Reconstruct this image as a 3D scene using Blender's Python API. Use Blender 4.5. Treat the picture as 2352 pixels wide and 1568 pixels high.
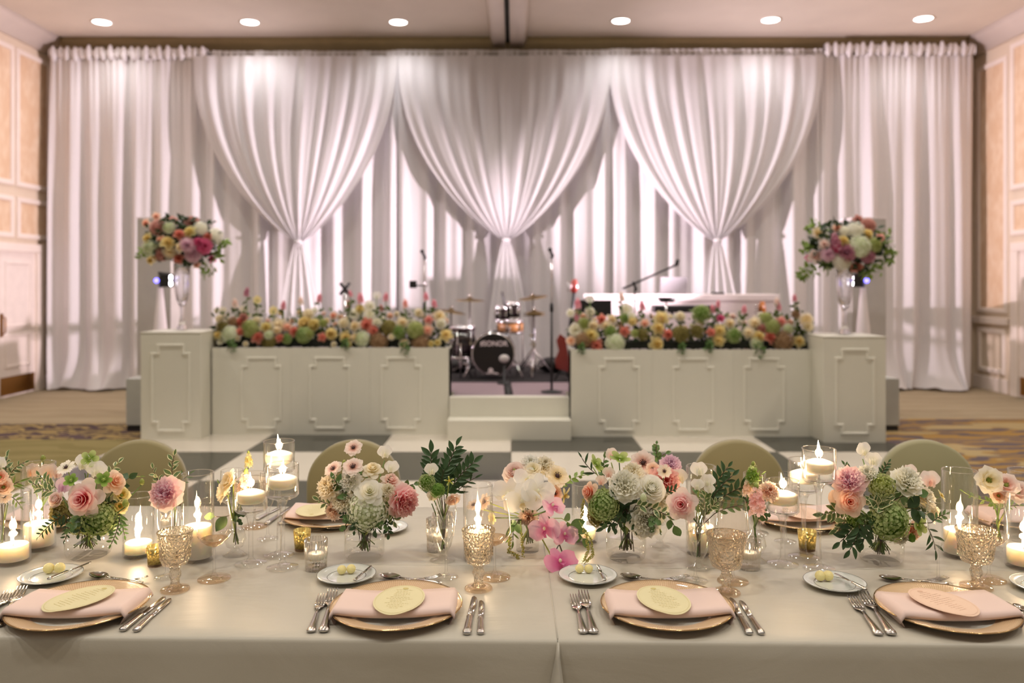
import bpy, math, random
from mathutils import Vector, Matrix
for o in list(bpy.data.objects): bpy.data.objects.remove(o)
sc = bpy.context.scene
PI = math.pi
sin, cos = math.sin, math.cos
# ---------------------------------------------------------------- calibration (2352 x 1568)
F, XV, YH, H, TZ = 1900.0, 1180.0, 648.0, 1.59, 0.76
def P(px, py, Y): return Vector(((px-XV)*Y/F, Y, H-(py-YH)*Y/F))
def TP(px, py, z=TZ):
    Y = F*(H-z)/(py-YH)
    return Vector(((px-XV)*Y/F, Y, z))
# ---------------------------------------------------------------- camera, world, lights, exposure
cd = bpy.data.cameras.new('camera'); cam = bpy.data.objects.new('camera', cd)
sc.collection.objects.link(cam); sc.camera = cam
cam.location = (0, 0, H); cam.rotation_euler = (PI/2, 0, 0)
cd.sensor_width = 36; cd.lens = 36*F/2352
cd.shift_x = -(XV-1176)/2352; cd.shift_y = (YH-784)/2352
cd.clip_start = .05; cd.clip_end = 60
cd.dof.use_dof = True; cd.dof.focus_distance = 2.33; cd.dof.aperture_fstop = 2.2
vs = sc.view_settings
vs.view_transform = 'Standard'; vs.look = 'None'; vs.gamma = 1; vs.use_curve_mapping = False
vs.exposure = 0.13
cy = sc.cycles
cy.max_bounces = 12; cy.diffuse_bounces = 4; cy.glossy_bounces = 4; cy.transmission_bounces = 10
cy.transparent_max_bounces = 40; cy.sample_clamp_indirect = 4; cy.caustics_reflective = False
cy.use_denoising = True
w = bpy.data.worlds.new('world'); sc.world = w; w.use_nodes = True
WORLD = w.node_tree.nodes['Background']
WORLD.inputs[0].default_value = (1.0, .94, .88, 1); WORLD.inputs[1].default_value = .24
def lamp(name, kind, loc, energy, color, target=None, size=.05, spot=None, blend=.5):
    d = bpy.data.lights.new(name, kind); d.energy = energy; d.color = color
    if kind == 'AREA': d.size = size
    else: d.shadow_soft_size = size
    if spot: d.spot_size = math.radians(spot); d.spot_blend = blend
    o = bpy.data.objects.new(name, d); sc.collection.objects.link(o); o.location = loc
    if target is not None:
        o.rotation_euler = (Vector(target)-Vector(loc)).to_track_quat('-Z', 'Y').to_euler()
    return o
CEIL = 5.25
DOWN = [(234, 50), (574, 50), (915, 50), (1426, 47), (1770, 45), (2121, 42)]
for i, (px, py) in enumerate(DOWN):           # the six downlights in view
    Y = (CEIL-H)*F/(YH-py); x = (px-XV)*Y/F
    lamp('ceiling_spot', 'SPOT', (x, Y, CEIL-.04), 37, (1.0, .95, .96), (x, Y-.3, 0), .08, 150, .8)
for x in (-5.4, -3.2, -1.1, 1.1, 3.2, 5.4):     # unseen rows of ceiling spots, added as fill for drapes, facades and table
    for y, e in ((10.0, 92), (7.2, 150), (4.4, 70), (1.0, 160)):
        lamp('ceiling_spot', 'SPOT', (x, y, CEIL-.04), e, (1.0, .94, .86), (x, y, 0), .08, 130, .8)
PINK = (1.0, .80, .87)
lamp('stage_wash', 'SPOT', (-3.74, 9.57, 1.66), 2900, PINK, (6.3, 12.0, 3.7), .03, 47, .9)
lamp('stage_wash', 'SPOT', (3.66, 9.57, 1.66), 2900, PINK, (-6.4, 11.9, 3.0), .03, 47, .9)
lamp('stage_wash', 'SPOT', (-3.74, 9.57, 1.60), 34, PINK, (-.4, 10.2, .9), .03, 60, .5)
lamp('stage_wash', 'SPOT', (3.66, 9.57, 1.60), 34, PINK, (.3, 10.2, .9), .03, 60, .5)
FLAME_W = .62
# ---------------------------------------------------------------- mesh helpers
class MB:
    def __init__(s): s.v = []; s.f = []; s.sm = []
    def add(s, v, f, smooth=True):
        n = len(s.v); s.v += [tuple(p) for p in v]; s.f += [tuple(i+n for i in q) for q in f]; s.sm += [smooth]*len(f); return s
    def box(s, x0, x1, y0, y1, z0, z1):
        v = [(x0,y0,z0),(x1,y0,z0),(x1,y1,z0),(x0,y1,z0),(x0,y0,z1),(x1,y0,z1),(x1,y1,z1),(x0,y1,z1)]
        return s.add(v, [(0,3,2,1),(4,5,6,7),(0,1,5,4),(1,2,6,5),(2,3,7,6),(3,0,4,7)], False)
    def lathe(s, prof, seg=32, fn=None, smooth=True, M=None):
        v = []; f = []
        for (r, z) in prof:
            for k in range(seg):
                a = 2*PI*k/seg; rr = fn(r, z, a) if fn else r
                p = Vector((rr*cos(a), rr*sin(a), z))
                v.append(M @ p if M else p)
        for j in range(len(prof)-1):
            for k in range(seg):
                k2 = (k+1) % seg
                f.append((j*seg+k, j*seg+k2, (j+1)*seg+k2, (j+1)*seg+k))
        if prof[0][0] > 1e-6 and prof[0] == prof[-1]: pass
        return s.add(v, f, smooth)
    def tube(s, pts, r, seg=6, caps=True):
        pts = [Vector(p) for p in pts]; n = len(pts)
        rs = r if isinstance(r, (list, tuple)) else [r]*n
        v = []; f = []; up = Vector((0, 0, 1)); prev = None
        for i, p in enumerate(pts):
            t = (pts[min(i+1, n-1)]-pts[max(i-1, 0)])
            t = t.normalized() if t.length > 1e-9 else Vector((0, 0, 1))
            if prev is None:
                a = t.cross(up)
                if a.length < 1e-3: a = t.cross(Vector((1, 0, 0)))
            else:
                a = prev - t*prev.dot(t)
            a.normalize(); prev = a; b = t.cross(a)
            for k in range(seg):
                g = 2*PI*k/seg
                v.append(p + (a*cos(g)+b*sin(g))*rs[i])
        for i in range(n-1):
            for k in range(seg):
                k2 = (k+1) % seg
                f.append((i*seg+k, i*seg+k2, (i+1)*seg+k2, (i+1)*seg+k))
        if caps: f.append(tuple(range(seg-1, -1, -1))); f.append(tuple((n-1)*seg+k for k in range(seg)))
        return s.add(v, f)
    def grid(s, fn, nu, nv, wrap=False):
        v = [fn(i/nu, j/nv) for j in range(nv+1) for i in range(nu+(0 if wrap else 1))]
        c = nu if wrap else nu+1; f = []
        for j in range(nv):
            for i in range(nu):
                i2 = (i+1) % c
                f.append((j*c+i, j*c+i2, (j+1)*c+i2, (j+1)*c+i))
        return s.add(v, f)
    def loft(s, rings, caps=True):
        n = len(rings[0]); v = [p for r in rings for p in r]; f = []
        for j in range(len(rings)-1):
            for k in range(n):
                k2 = (k+1) % n
                f.append((j*n+k, j*n+k2, (j+1)*n+k2, (j+1)*n+k))
        if caps: f.append(tuple(range(n-1, -1, -1))); f.append(tuple((len(rings)-1)*n+k for k in range(n)))
        return s.add(v, f)
    def sphere(s, c, r, nu=12, nv=8):
        rx, ry, rz = r if isinstance(r, tuple) else (r, r, r)
        return s.grid(lambda u, v: (c[0]+rx*sin(PI*v)*cos(2*PI*u), c[1]+ry*sin(PI*v)*sin(2*PI*u), c[2]-rz*cos(PI*v)), nu, nv, True)
    def xf(s, M): s.v = [tuple(M @ Vector(p)) for p in s.v]; return s
    def mesh(s, name):
        m = bpy.data.meshes.new(name); m.from_pydata(s.v, [], s.f); m.update()
        m.polygons.foreach_set('use_smooth', s.sm)
        return m
def link(o, parent=None):
    sc.collection.objects.link(o)
    if parent is not None: o.parent = parent
    return o
def obj(name, g, m, parent=None, loc=(0, 0, 0), rot=None, scale=None, bevel=0, share=False):
    me = g.mesh(name) if isinstance(g, MB) else g
    o = bpy.data.objects.new(name, me)
    if isinstance(g, MB): me.materials.append(m)
    else:
        if not me.materials: me.materials.append(None)
        o.material_slots[0].link = 'OBJECT'; o.material_slots[0].material = m
    o.location = loc
    if rot is not None: o.rotation_euler = rot
    if scale is not None: o.scale = scale if isinstance(scale, tuple) else (scale,)*3
    if bevel:
        b = o.modifiers.new('bevel', 'BEVEL'); b.width = bevel; b.segments = 2; b.limit_method = 'ANGLE'
    return link(o, parent)
def tag(o, label, cat, group=None):
    o['label'] = label; o['category'] = cat
    if group: o['group'] = group
    return o
def thing(name, label, cat, loc=(0, 0, 0), rz=0, group=None):
    o = bpy.data.objects.new(name, None); o.empty_display_size = .05
    o.location = loc; o.rotation_euler = (0, 0, rz); link(o)
    return tag(o, label, cat, group)
def struct(name, g, m, parent=None, **k):
    o = obj(name, g, m, parent, **k)
    if parent is None: o['kind'] = 'structure'
    return o
# ---------------------------------------------------------------- materials
def lin(h):
    if isinstance(h, str):
        c = [int(h[i:i+2], 16)/255 for i in (0, 2, 4)]
        return tuple(x/12.92 if x <= .04045 else ((x+.055)/1.055)**2.4 for x in c)+(1,)
    return tuple(h)+(1,)
def newmat(name):
    m = bpy.data.materials.new(name); m.use_nodes = True
    nt = m.node_tree; nt.nodes.clear()
    out = nt.nodes.new('ShaderNodeOutputMaterial')
    return m, nt, out
def N(nt, t, **k):
    n = nt.nodes.new('ShaderNode'+t)
    for a, b in k.items(): setattr(n, a, b)
    return n
def math_(nt, op, a, b=None):
    n = N(nt, 'Math', operation=op)
    for i, x in enumerate((a, b)):
        if x is None: continue
        if isinstance(x, (int, float)): n.inputs[i].default_value = x
        else: nt.links.new(x, n.inputs[i])
    return n.outputs[0]
def mixc(nt, fac, a, b):
    n = N(nt, 'MixRGB')
    for i, x in zip((0, 1, 2), (fac, a, b)):
        if isinstance(x, (int, float, tuple)): n.inputs[i].default_value = x
        else: nt.links.new(x, n.inputs[i])
    return n.outputs[0]
MATS = {}
def pm(name, col, rough=.5, metal=0, var=.06, vscale=8, bump=0, bscale=60, sheen=0, sss=0, coat=0, spec=.5, col2=None):
    if name in MATS: return MATS[name]
    m, nt, out = newmat(name)
    b = N(nt, 'BsdfPrincipled'); nt.links.new(b.outputs[0], out.inputs[0])
    c = lin(col); tc = N(nt, 'TexCoord')
    nz = N(nt, 'TexNoise'); nz.inputs['Scale'].default_value = vscale; nz.inputs['Detail'].default_value = 3
    nt.links.new(tc.outputs['Object'], nz.inputs['Vector'])
    d = lin(col2) if col2 else tuple(max(0, x*(1-var*2)) for x in c[:3])+(1,)
    u = c if col2 else tuple(min(1, x*(1+var)) for x in c[:3])+(1,)
    nt.links.new(mixc(nt, nz.outputs[0], d, u), b.inputs['Base Color'])
    b.inputs['Roughness'].default_value = rough; b.inputs['Metallic'].default_value = metal
    b.inputs['Specular IOR Level'].default_value = spec
    if sheen: b.inputs['Sheen Weight'].default_value = sheen
    if coat: b.inputs['Coat Weight'].default_value = coat
    if sss:
        b.inputs['Subsurface Weight'].default_value = sss; b.inputs['Subsurface Radius'].default_value = (1, .86, .68)
        b.inputs['Subsurface Scale'].default_value = .03
    if bump:
        n2 = N(nt, 'TexNoise'); n2.inputs['Scale'].default_value = bscale; n2.inputs['Detail'].default_value = 2
        nt.links.new(tc.outputs['Object'], n2.inputs['Vector'])
        bp = N(nt, 'Bump'); bp.inputs['Strength'].default_value = bump; bp.inputs['Distance'].default_value = .01
        nt.links.new(n2.outputs[0], bp.inputs['Height']); nt.links.new(bp.outputs[0], b.inputs['Normal'])
    MATS[name] = m; return m
def emit(name, col, s, through=False):
    if name in MATS: return MATS[name]
    m, nt, out = newmat(name); e = N(nt, 'Emission'); e.inputs[0].default_value = lin(col); e.inputs[1].default_value = s
    if through:
        t = N(nt, 'BsdfTransparent'); a = N(nt, 'AddShader')
        nt.links.new(e.outputs[0], a.inputs[0]); nt.links.new(t.outputs[0], a.inputs[1]); nt.links.new(a.outputs[0], out.inputs[0])
    else: nt.links.new(e.outputs[0], out.inputs[0])
    MATS[name] = m; return m
def thin(name, tint=(1, 1, 1), refl=.85, base=.035, power=2.7):   # thin-walled clear glass
    m, nt, out = newmat(name)
    t = N(nt, 'BsdfTransparent'); t.inputs[0].default_value = lin(tint)
    g = N(nt, 'BsdfGlossy'); g.inputs['Roughness'].default_value = .02; g.inputs[0].default_value = (.95, .95, .93, 1)
    lw = N(nt, 'LayerWeight'); lw.inputs[0].default_value = .5
    f = math_(nt, 'ADD', math_(nt, 'MULTIPLY', math_(nt, 'POWER', lw.outputs['Facing'], power), refl), base)
    mx = N(nt, 'MixShader'); nt.links.new(f, mx.inputs[0]); nt.links.new(t.outputs[0], mx.inputs[1]); nt.links.new(g.outputs[0], mx.inputs[2])
    nt.links.new(mx.outputs[0], out.inputs[0]); return m
def solid_glass(name, tint=(1, 1, 1), ior=1.45, clear=.35, rough=0, press=0, pscale=60):
    m, nt, out = newmat(name)
    g = N(nt, 'BsdfGlass'); g.inputs[0].default_value = lin(tint); g.inputs['IOR'].default_value = ior; g.inputs['Roughness'].default_value = rough
    t = N(nt, 'BsdfTransparent'); t.inputs[0].default_value = lin(tint)
    mx = N(nt, 'MixShader'); mx.inputs[0].default_value = clear
    nt.links.new(g.outputs[0], mx.inputs[1]); nt.links.new(t.outputs[0], mx.inputs[2]); nt.links.new(mx.outputs[0], out.inputs[0])
    if press:
        tc = N(nt, 'TexCoord'); vo = N(nt, 'TexVoronoi'); vo.inputs['Scale'].default_value = pscale
        nt.links.new(tc.outputs['Object'], vo.inputs['Vector'])
        bp = N(nt, 'Bump'); bp.inputs['Strength'].default_value = press; bp.inputs['Distance'].default_value = .007
        nt.links.new(vo.outputs[0], bp.inputs['Height']); nt.links.new(bp.outputs[0], g.inputs['Normal'])
    return m
def petal_mat(name, inner, outer, mid=.45, trans=.6, vary=.25, vs=5):
    if name in MATS: return MATS[name]
    m, nt, out = newmat(name); tc = N(nt, 'TexCoord')
    ln = N(nt, 'VectorMath', operation='LENGTH'); nt.links.new(tc.outputs['Object'], ln.inputs[0])
    nz = N(nt, 'TexNoise'); nz.inputs['Scale'].default_value = vs; nt.links.new(tc.outputs['Object'], nz.inputs['Vector'])
    f = math_(nt, 'ADD', ln.outputs['Value'], math_(nt, 'MULTIPLY', math_(nt, 'SUBTRACT', nz.outputs[0], .5), vary))
    cr = N(nt, 'ValToRGB'); nt.links.new(f, cr.inputs[0])
    cr.color_ramp.elements[0].color = lin(inner); cr.color_ramp.elements[0].position = max(0, mid-.3)
    cr.color_ramp.elements[1].color = lin(outer); cr.color_ramp.elements[1].position = min(1, mid+.3)
    d = N(nt, 'BsdfDiffuse'); t = N(nt, 'BsdfTranslucent'); mx = N(nt, 'MixShader'); mx.inputs[0].default_value = trans
    nt.links.new(cr.outputs[0], d.inputs[0]); nt.links.new(cr.outputs[0], t.inputs[0])
    nt.links.new(d.outputs[0], mx.inputs[1]); nt.links.new(t.outputs[0], mx.inputs[2]); nt.links.new(mx.outputs[0], out.inputs[0])
    MATS[name] = m; return m
def leaf_mat(name, col, edge=None):
    if name in MATS: return MATS[name]
    m, nt, out = newmat(name); tc = N(nt, 'TexCoord')
    nz = N(nt, 'TexNoise'); nz.inputs['Scale'].default_value = 6; nt.links.new(tc.outputs['Object'], nz.inputs['Vector'])
    c = lin(col); col_ = mixc(nt, nz.outputs[0], tuple(x*.7 for x in c[:3])+(1,), tuple(min(1, x*1.25) for x in c[:3])+(1,))
    if edge:
        sp = N(nt, 'SeparateXYZ'); nt.links.new(tc.outputs['Object'], sp.inputs[0])
        wd = math_(nt, 'MULTIPLY', math_(nt, 'SINE', math_(nt, 'MULTIPLY', sp.outputs[1], PI)), .23)
        k = math_(nt, 'DIVIDE', math_(nt, 'ABSOLUTE', sp.outputs[0]), math_(nt, 'MAXIMUM', wd, .01))
        k = math_(nt, 'GREATER_THAN', math_(nt, 'ADD', k, math_(nt, 'MULTIPLY', nz.outputs[0], .3)), .92)
        col_ = mixc(nt, k, col_, lin(edge))
    b = N(nt, 'BsdfPrincipled'); b.inputs['Roughness'].default_value = .42
    t = N(nt, 'BsdfTranslucent'); mx = N(nt, 'MixShader'); mx.inputs[0].default_value = .18
    nt.links.new(col_, b.inputs['Base Color']); nt.links.new(col_, t.inputs[0])
    nt.links.new(b.outputs[0], mx.inputs[1]); nt.links.new(t.outputs[0], mx.inputs[2]); nt.links.new(mx.outputs[0], out.inputs[0])
    MATS[name] = m; return m
# ================================================================ ROOM
WX = 7.02; BY = 12.6
M_wallp = pm('wall_paint', 'e0d0ba', .6, vscale=2)
M_trim = pm('trim_paint', 'f2e6dc', .45, vscale=3)
M_ceil = pm('ceiling_paint', 'ece1d4', .8, vscale=1.5)
M_corn = pm('cornice_shaded', 'b3a17c', .7)  # shade above the drapes is put into this tan; side crowns stay pale
M_dark = pm('dark_gap', '20221f', .7)
def wallpaper():
    m, nt, out = newmat('wallpaper'); b = N(nt, 'BsdfPrincipled'); nt.links.new(b.outputs[0], out.inputs[0])
    tc = N(nt, 'TexCoord'); mp = N(nt, 'Mapping'); mp.inputs['Scale'].default_value = (3.2, 3.2, 2.2)
    nt.links.new(tc.outputs['Object'], mp.inputs[0])
    vo = N(nt, 'TexVoronoi'); vo.inputs['Scale'].default_value = 2.6; nt.links.new(mp.outputs[0], vo.inputs['Vector'])
    wv = N(nt, 'TexWave'); wv.inputs['Scale'].default_value = 1.6; wv.inputs['Distortion'].default_value = 7; nt.links.new(mp.outputs[0], wv.inputs['Vector'])
    k = math_(nt, 'MULTIPLY', vo.outputs[0], wv.outputs['Fac'])
    nt.links.new(mixc(nt, k, lin('dcbd9c'), lin('ecd6bb')), b.inputs['Base Color']); b.inputs['Roughness'].default_value = .55
    return m
M_wpp = wallpaper()
def carpet(name, cols, scale, dist, stretch, cut):
    m, nt, out = newmat(name); b = N(nt, 'BsdfPrincipled'); nt.links.new(b.outputs[0], out.inputs[0]); b.inputs['Roughness'].default_value = .95
    b.inputs['Specular IOR Level'].default_value = .1
    tc = N(nt, 'TexCoord'); mp = N(nt, 'Mapping'); mp.inputs['Scale'].default_value = stretch; nt.links.new(tc.outputs['Object'], mp.inputs[0])
    wv = N(nt, 'TexWave'); wv.wave_type = 'RINGS'; wv.inputs['Scale'].default_value = scale; wv.inputs['Distortion'].default_value = dist
    wv.inputs['Detail'].default_value = 3; wv.inputs['Detail Scale'].default_value = 1.4; nt.links.new(mp.outputs[0], wv.inputs['Vector'])
    nz = N(nt, 'TexNoise'); nz.inputs['Scale'].default_value = scale*1.3; nt.links.new(mp.outputs[0], nz.inputs['Vector'])
    c = mixc(nt, math_(nt, 'GREATER_THAN', wv.outputs['Fac'], cut), lin(cols[0]), lin(cols[1]))
    if len(cols) > 2: c = mixc(nt, math_(nt, 'GREATER_THAN', nz.outputs[0], .58), c, lin(cols[2]))
    nt.links.new(c, b.inputs['Base Color'])
    n2 = N(nt, 'TexNoise'); n2.inputs['Scale'].default_value = 160; nt.links.new(tc.outputs['Object'], n2.inputs['Vector'])
    bp = N(nt, 'Bump'); bp.inputs['Strength'].default_value = .3; nt.links.new(n2.outputs[0], bp.inputs['Height']); nt.links.new(bp.outputs[0], b.inputs['Normal'])
    return m
M_cpt = carpet('carpet_field', ('a3947a', 'a99a80'), .8, 6, (1, 1, 1), .5)
M_cpl = carpet('carpet_scroll', ('493c40', 'a08a5c', '5a4a4c'), 2.2, 14, (1, 1, 1), .55)
M_cpr = carpet('carpet_swirl', ('655a5c', '9a7a48', 'a8946c'), 1.3, 13, (.6, 1.2, 1), .5)
M_cpn = carpet('carpet_near', ('80744c', '897d54'), 1.1, 9, (.7, 1, 1), .5)
fl = struct('floor', MB().box(-9, 9, -4, BY+.2, -.1, 0), M_cpt)
struct('carpet_border', MB().box(-8.9, -3.74, 8.36, 9.28, 0, .003), M_cpl, fl)
struct('carpet_border', MB().box(-8.9, -3.74, 1, 8.355, 0, .003), M_cpn, fl)
struct('carpet_border', MB().box(3.70, 8.9, 1, 9.62, 0, .003), M_cpr, fl)
ce = struct('ceiling', MB().box(-9, 9, -4, BY+.2, CEIL, CEIL+.1), M_ceil)
struct('wall_back', MB().box(-WX-.3, WX+.3, BY, BY+.15, 0, CEIL), M_wallp)
b = MB(); b.loft([[(x, BY, CEIL-.26), (x, BY-.05, CEIL-.26), (x, BY-.09, CEIL-.17), (x, BY-.2, CEIL-.1), (x, BY-.26, CEIL-.001), (x, BY, CEIL-.001)] for x in (-WX, WX)])
struct('trim_1', b, M_corn)
# air-wall track running towards the camera
tb = struct('trim_2', MB().loft([[(-.36, y, CEIL), (-.31, y, CEIL-.13), (-.125, y, CEIL-.13), (-.125, y, CEIL-.05), (-.055, y, CEIL-.05), (-.055, y, CEIL-.13), (.15, y, CEIL-.13), (.21, y, CEIL)] for y in (2, BY-.1)]), M_ceil)
struct('track_slot', MB().box(-.12, -.06, 2, BY-.1, CEIL-.075, CEIL-.055), M_dark, tb)
def frame_seg(g, pts, w_, d, to3):
    n = len(pts); rings = []
    nrm = []
    for i in range(n):
        a, b_ = pts[i], pts[(i+1) % n]; l = math.hypot(b_[0]-a[0], b_[1]-a[1]); nrm.append((-(b_[1]-a[1])/l, (b_[0]-a[0])/l))
    for i in range(n):
        m = (nrm[i-1][0]+nrm[i][0], nrm[i-1][1]+nrm[i][1]); x, y = pts[i]
        rings.append([to3(x+m[0]*w_*k, q, y+m[1]*w_*k) for k, q in ((-.5, 0), (-.5, d*.55), (-.32, d), (.32, d), (.5, d*.55), (.5, 0))])
    rings.append(rings[0])
    g.loft(rings, False); g.sm = [False]*len(g.sm)
    return g
def rect(a0, a1, b0, b1): return [(a0, b0), (a1, b0), (a1, b1), (a0, b1)]
for side, sx in (('left', -1), ('right', 1)):
    X = sx*WX
    wl = struct('wall_'+side, MB().box(*sorted((X, X+sx*.2)), 3, BY+.1, 0, CEIL), M_wallp)
    to3 = lambda a, d, b_: (X-sx*d, a, b_)
    cr = MB().loft([[(X, y, CEIL-.24), (X-sx*.05, y, CEIL-.24), (X-sx*.09, y, CEIL-.16), (X-sx*.2, y, CEIL-.1), (X-sx*.26, y, CEIL-.001), (X, y, CEIL-.001)] for y in (3, BY)])
    struct('trim_3' if sx < 0 else 'trim_4', cr, M_trim)
    if sx < 0:
        R_ = [(11.68, 12.46, 2.98, 4.86), (10.7, 11.55, 2.98, 4.86), (11.7, 12.46, 2.25, 2.76), (10.7, 11.55, 2.25, 2.76), (9.8, 10.6, 2.98, 4.86)]
    else:
        R_ = [(10.7, 11.62, 2.92, 4.90), (10.7, 11.62, 2.28, 2.70), (11.78, 12.46, 1.18, 4.78), (11.82, 12.44, .30, .88)]
    for i, (y0, y1, z0, z1) in enumerate(R_):
        pn = struct('wall_panel', frame_seg(MB(), rect(y0, y1, z0, z1), .075, .035, to3), M_trim, wl)
        struct('wallpaper', MB().box(*sorted((X, X-sx*.006)), y0, y1, z0, z1), M_wpp if not (sx > 0 and i == 3) else M_wallp, pn)
    if sx > 0: struct('chair_rail', MB().box(X-.06, X, 11.7, BY, .98, 1.08), M_trim, wl, bevel=.01)
    struct('baseboard_'+side, MB().box(*sorted((X, X-sx*.03)), (12.28 if sx < 0 else 11.72), BY, 0, .2), M_trim, bevel=.008)
    # door with casing
    y0, y1 = (10.2, 12.1) if sx < 0 else (9.6, 11.45)
    cas = MB(); to = lambda a, d, b_: (X-sx*d, a, b_)
    for a0, a1, z0, z1 in ((y0-.14, y0, 0, 2.02), (y1, y1+.16, 0, 2.02), (y0-.14, y1+.16, 2.02, 2.14)):
        cas.box(*sorted((X, X-sx*.06)), a0, a1, z0, z1)
    struct('trim_5' if sx < 0 else 'trim_6', cas, M_trim, bevel=.01)
    dr = bpy.data.objects.new('door_1' if sx < 0 else 'door_2', None); link(dr); dr['kind'] = 'structure'
    M_door = pm('door_paint', 'f0e4dc', .4); M_brass = pm('brass', 'a8783c', .35, 1)
    mid = 11.25 if sx < 0 else 10.5
    for a0, a1 in ((y0, mid-.004), (mid+.004, y1)):
        lf = struct('door_leaf', MB().box(*sorted((X, X-sx*.02)), a0, a1, .01, 2.02), M_door, dr)
        for z0, z1 in ((.42, .85), (.98, 1.86)):
            struct('leaf_panel', frame_seg(MB(), rect(a0+.14, a1-.14, z0, z1), .045, .035, to3), M_door, lf)
        struct('kick_plate', MB().box(*sorted((X, X-sx*.024)), a0+.02, a1-.02, .03, .28), M_brass, lf)
    hz = 1.0; hy = mid+.05
    hd = MB().tube([(X-sx*.03, hy, hz+.12), (X-sx*.075, hy, hz+.10), (X-sx*.075, hy, hz-.10), (X-sx*.03, hy, hz-.12)], .011, 8).box(*sorted((X-sx*.02, X-sx*.03)), hy-.03, hy+.03, hz-.16, hz+.16)
    struct('door_handle', hd, M_brass, dr)
# recessed ceiling lights
M_lens = emit('lamp_lens', 'fff4ee', 14); M_ring = pm('lamp_ring', 'efe6de', .4)
for i, (px, py) in enumerate(DOWN):
    Y = (CEIL-H)*F/(YH-py); x = (px-XV)*Y/F
    t = thing('ceiling_light', 'round recessed ceiling light, %s counted from the %s wall' % (('nearest one', 'second one', 'third one', 'third one', 'second one', 'nearest one')[i], 'left door' if i < 3 else 'right panelled'), 'ceiling light', (x, Y, CEIL), 0, 'recessed ceiling lights')
    obj('trim_ring', MB().lathe([(.118, 0), (.118, -.012), (.14, -.012), (.145, 0)], 32), M_ring, t)
    obj('lens', MB().lathe([(0, -.006), (.12, -.006)], 32), M_lens, t)
# ================================================================ DRAPES
def drape_mat(name, col, trans):
    m, nt, out = newmat(name); tc = N(nt, 'TexCoord')
    nz = N(nt, 'TexNoise'); nz.inputs['Scale'].default_value = 40; nt.links.new(tc.outputs['Object'], nz.inputs['Vector'])
    c = lin(col); cc = mixc(nt, nz.outputs[0], tuple(x*.94 for x in c[:3])+(1,), c)
    b = N(nt, 'BsdfPrincipled'); b.inputs['Roughness'].default_value = .55; b.inputs['Sheen Weight'].default_value = .15
    b.inputs['Specular IOR Level'].default_value = .25
    t = N(nt, 'BsdfTranslucent'); mx = N(nt, 'MixShader'); mx.inputs[0].default_value = trans
    nt.links.new(cc, b.inputs['Base Color']); nt.links.new(cc, t.inputs[0])
    nt.links.new(b.outputs[0], mx.inputs[1]); nt.links.new(t.outputs[0], mx.inputs[2]); nt.links.new(mx.outputs[0], out.inputs[0]); return m
M_drape = drape_mat('drape_satin', 'ebe8ea', .12); M_sheer = drape_mat('sheer_voile', 'f0eef0', .3)
def folds(x, seed):
    return (.5*sin(x*17.0+seed+1.3*sin(x*2.1+seed))+.35*sin(x*9.3+seed*2.3+1.1*sin(x*3.3))+.25*sin(x*29+seed*1.7+.8*sin(x*4.7+seed)))
def drape(x0, x1, Y, zt, zb, seed, puddle=0):
    n = int((x1-x0)/.022)
    def fn(u, v):
        x = x0+(x1-x0)*u; d = v                      # v = 0 at top
        a = .022+.075*min(1, d*2.2)
        fine = .014*sin(x*71+seed)*max(0, 1-d*3)
        y = Y-a*folds(x, seed)-fine
        z = zt+(zb-zt)*d
        if puddle and d > .86:
            q = (d-.86)/.14
            y -= puddle*q**2*(.6+.4*sin(x*6+seed)); x += .10*q*q*sin(x*9+seed)
            z = max(zb+.01+.03*max(0, folds(x*1.3, seed+2))*q, z)
        return (x+.03*d*sin(x*5+seed), y, z)
    return MB().grid(fn, n, 34)
DY = 12.22
zt = lambda px: P(px, 120-(px-118)*.0052, DY).z
cx_ = lambda px: (px-XV)*DY/F
DR = [('white satin side drape beside the double door, puddling on the carpet', 116, 478, 'drape_header'),
      ('white backdrop drape behind the swag nearest the double door', 478, 905, None),
      ('white backdrop drape behind the drum kit and the middle swag', 905, 1405, None),
      ('white backdrop drape behind the laptop table and its swag', 1405, 1892, None),
      ('white satin side drape beside the chair rail, puddling on the carpet', 1892, 2236, 'drape_header')]
for i, (lb, a, c, hd) in enumerate(DR):
    side = hd is not None
    o = obj('drape', drape(cx_(a)-(.04 if i else 0), cx_(c)+(.04 if i < 4 else 0), DY, zt((a+c)/2)-(.06 if side else 0), .02, 1.7*i+.4, .28 if side else 0), M_drape)
    tag(o, lb, 'curtain')
    if side:
        def hf(u, v, a=a, c=c):
            x = cx_(a)+(cx_(c)-cx_(a))*u; g = 2*PI*v
            rr = .075+.02*sin(x*60)+.015*sin(x*37+1)
            return (x, DY-.03+rr*.6*cos(g), zt((a+c)/2)-.03+rr*1.1*sin(g)+.012*sin(x*43))
        obj('ruffled_header', MB().grid(hf, 240, 10), M_drape, o)
rod = obj('curtain_rod', MB().tube([(cx_(112), DY+.02, zt(118)-.05), (cx_(2242), DY+.02, zt(2236)-.05)], .025, 10), pm('rod_metal', 'b9b4ac', .4, .6))
tag(rod, 'long horizontal rod carrying the white drapes along the top', 'curtain rod')
SY = 12.0
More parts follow.
